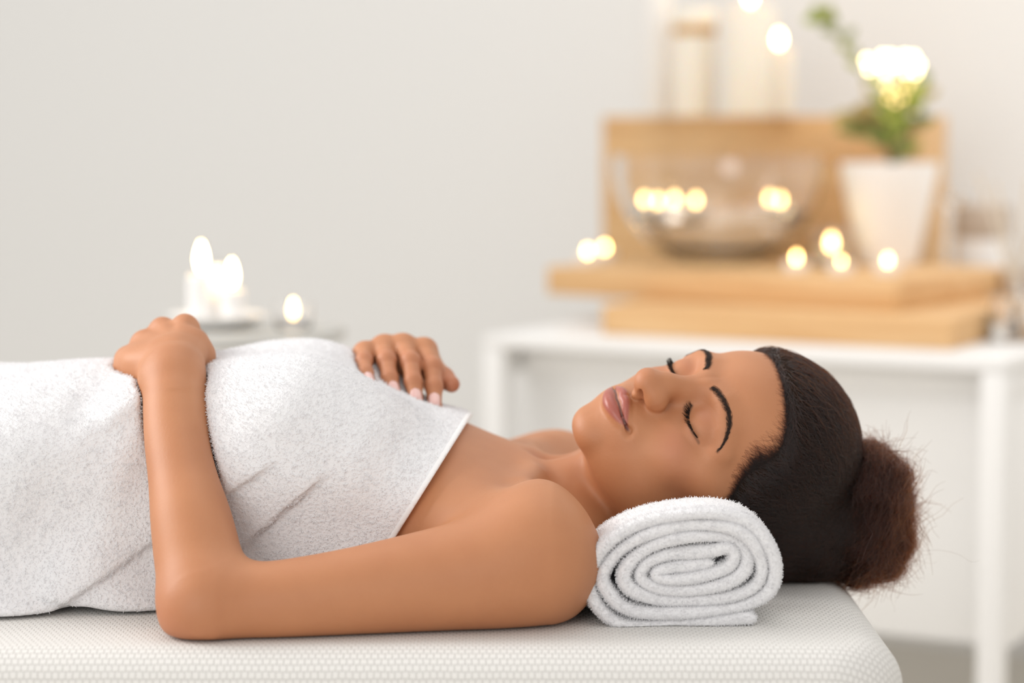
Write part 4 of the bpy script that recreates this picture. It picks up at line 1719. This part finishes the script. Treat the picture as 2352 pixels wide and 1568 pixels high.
for a, b_ in ((-0.055, 0.25), (-0.028, 0.235), (0.02, 0.24), (0.05, 0.23)):
    tube('reed', [(-a * 0.15, 0, 0.006), (0, 0, 0.08), (a, 0.01, b_)], 0.0026, M['reed'], dif, 6)
dish = lathe('taupe_bowl', [(0, 0), (0.02, 0), (0.023, 0.003), (0.035, 0.045), (0.041, 0.085), (0.038, 0.085), (0.032, 0.046), (0, 0.006)], M['taupe'])
dish.location = on_table(2352, 3.90)
tag(dish, 'taupe bowl cut off by the right edge of the picture', 'bowl')

# ------------------------------------------------------------------ round side table at the left
SD = 3.10
sx, sy, _ = wpos(560, SD, 0)
sz = zat(752, SD)
st_ = empty('side_table', (sx, sy, 0))
tag(st_, 'small round pale stone side table with candles beyond the lying person', 'side table')
RT = 0.130
lathe('table_top', [(0, sz - 0.016), (RT - 0.006, sz - 0.016), (RT, sz - 0.011), (RT, sz - 0.004), (RT - 0.003, sz), (0, sz)], M['stone'], st_, n=64)
lathe('pedestal', [(0, 0.0125), (0.030, 0.0125), (0.022, 0.05), (0.018, 0.3), (0.022, sz - 0.06), (0.040, sz - 0.0165), (0, sz - 0.0165)], M['paint'], st_, n=32)
lathe('base', [(0, 0), (0.11, 0), (0.112, 0.004), (0.10, 0.012), (0, 0.012)], M['paint'], st_, n=48)
pla = lathe('candle_plate', [(0, 0), (0.035, 0), (0.048, 0.006), (0.062, 0.016), (0.0625, 0.018), (0.048, 0.010), (0, 0.006)], M['ceramic'], None, n=48)
plx, ply, _ = wpos(495, 3.09, 0)
pla.location = (plx, ply, sz + 0.0004)
tag(pla, 'white shallow plate under the pillar candles on the side table', 'plate')
pz2 = sz + 0.0068
pillar((*wpos(461, 3.075, 0)[:2], pz2), 0.0175, 0.062, 'tall slim lit pillar candle at the left on the side table plate', 'wax_white', (0.0080, 0.040))
pillar((*wpos(531, 3.07, 0)[:2], pz2), 0.0165, 0.044, 'shorter lit pillar candle at the right on the side table plate', 'wax_white', (0.0074, 0.036))
pillar((*wpos(499, 3.115, 0)[:2], pz2), 0.0150, 0.072, 'pillar candle behind the two lit ones on the side table', 'wax_white', lit=False)
tl = empty('glass_tealight', (*wpos(672, 3.09, 0)[:2], sz + 0.0004))
tag(tl, 'tealight in a small clear glass at the right of the side table', 'candle')
lathe('glass_cup', [(0, 0), (0.021, 0), (0.023, 0.002), (0.026, 0.034), (0.0248, 0.034), (0.0215, 0.004), (0, 0.003)], M['glass'], tl)
lathe('wax', [(0, 0.0034), (0.0185, 0.0042), (0.0190, 0.015), (0, 0.014)], M['wax_white'], tl)
tube('wick', [(0, 0, 0.012), (0, 0, 0.019)], 0.0007, M['wick'], tl, 6)
lathe('flame', flame_prof(0.0058, 0.022), M['flame_small'], tl, (0, 0, 0.015), 14)
print('scene complete', time.time() - _t0)
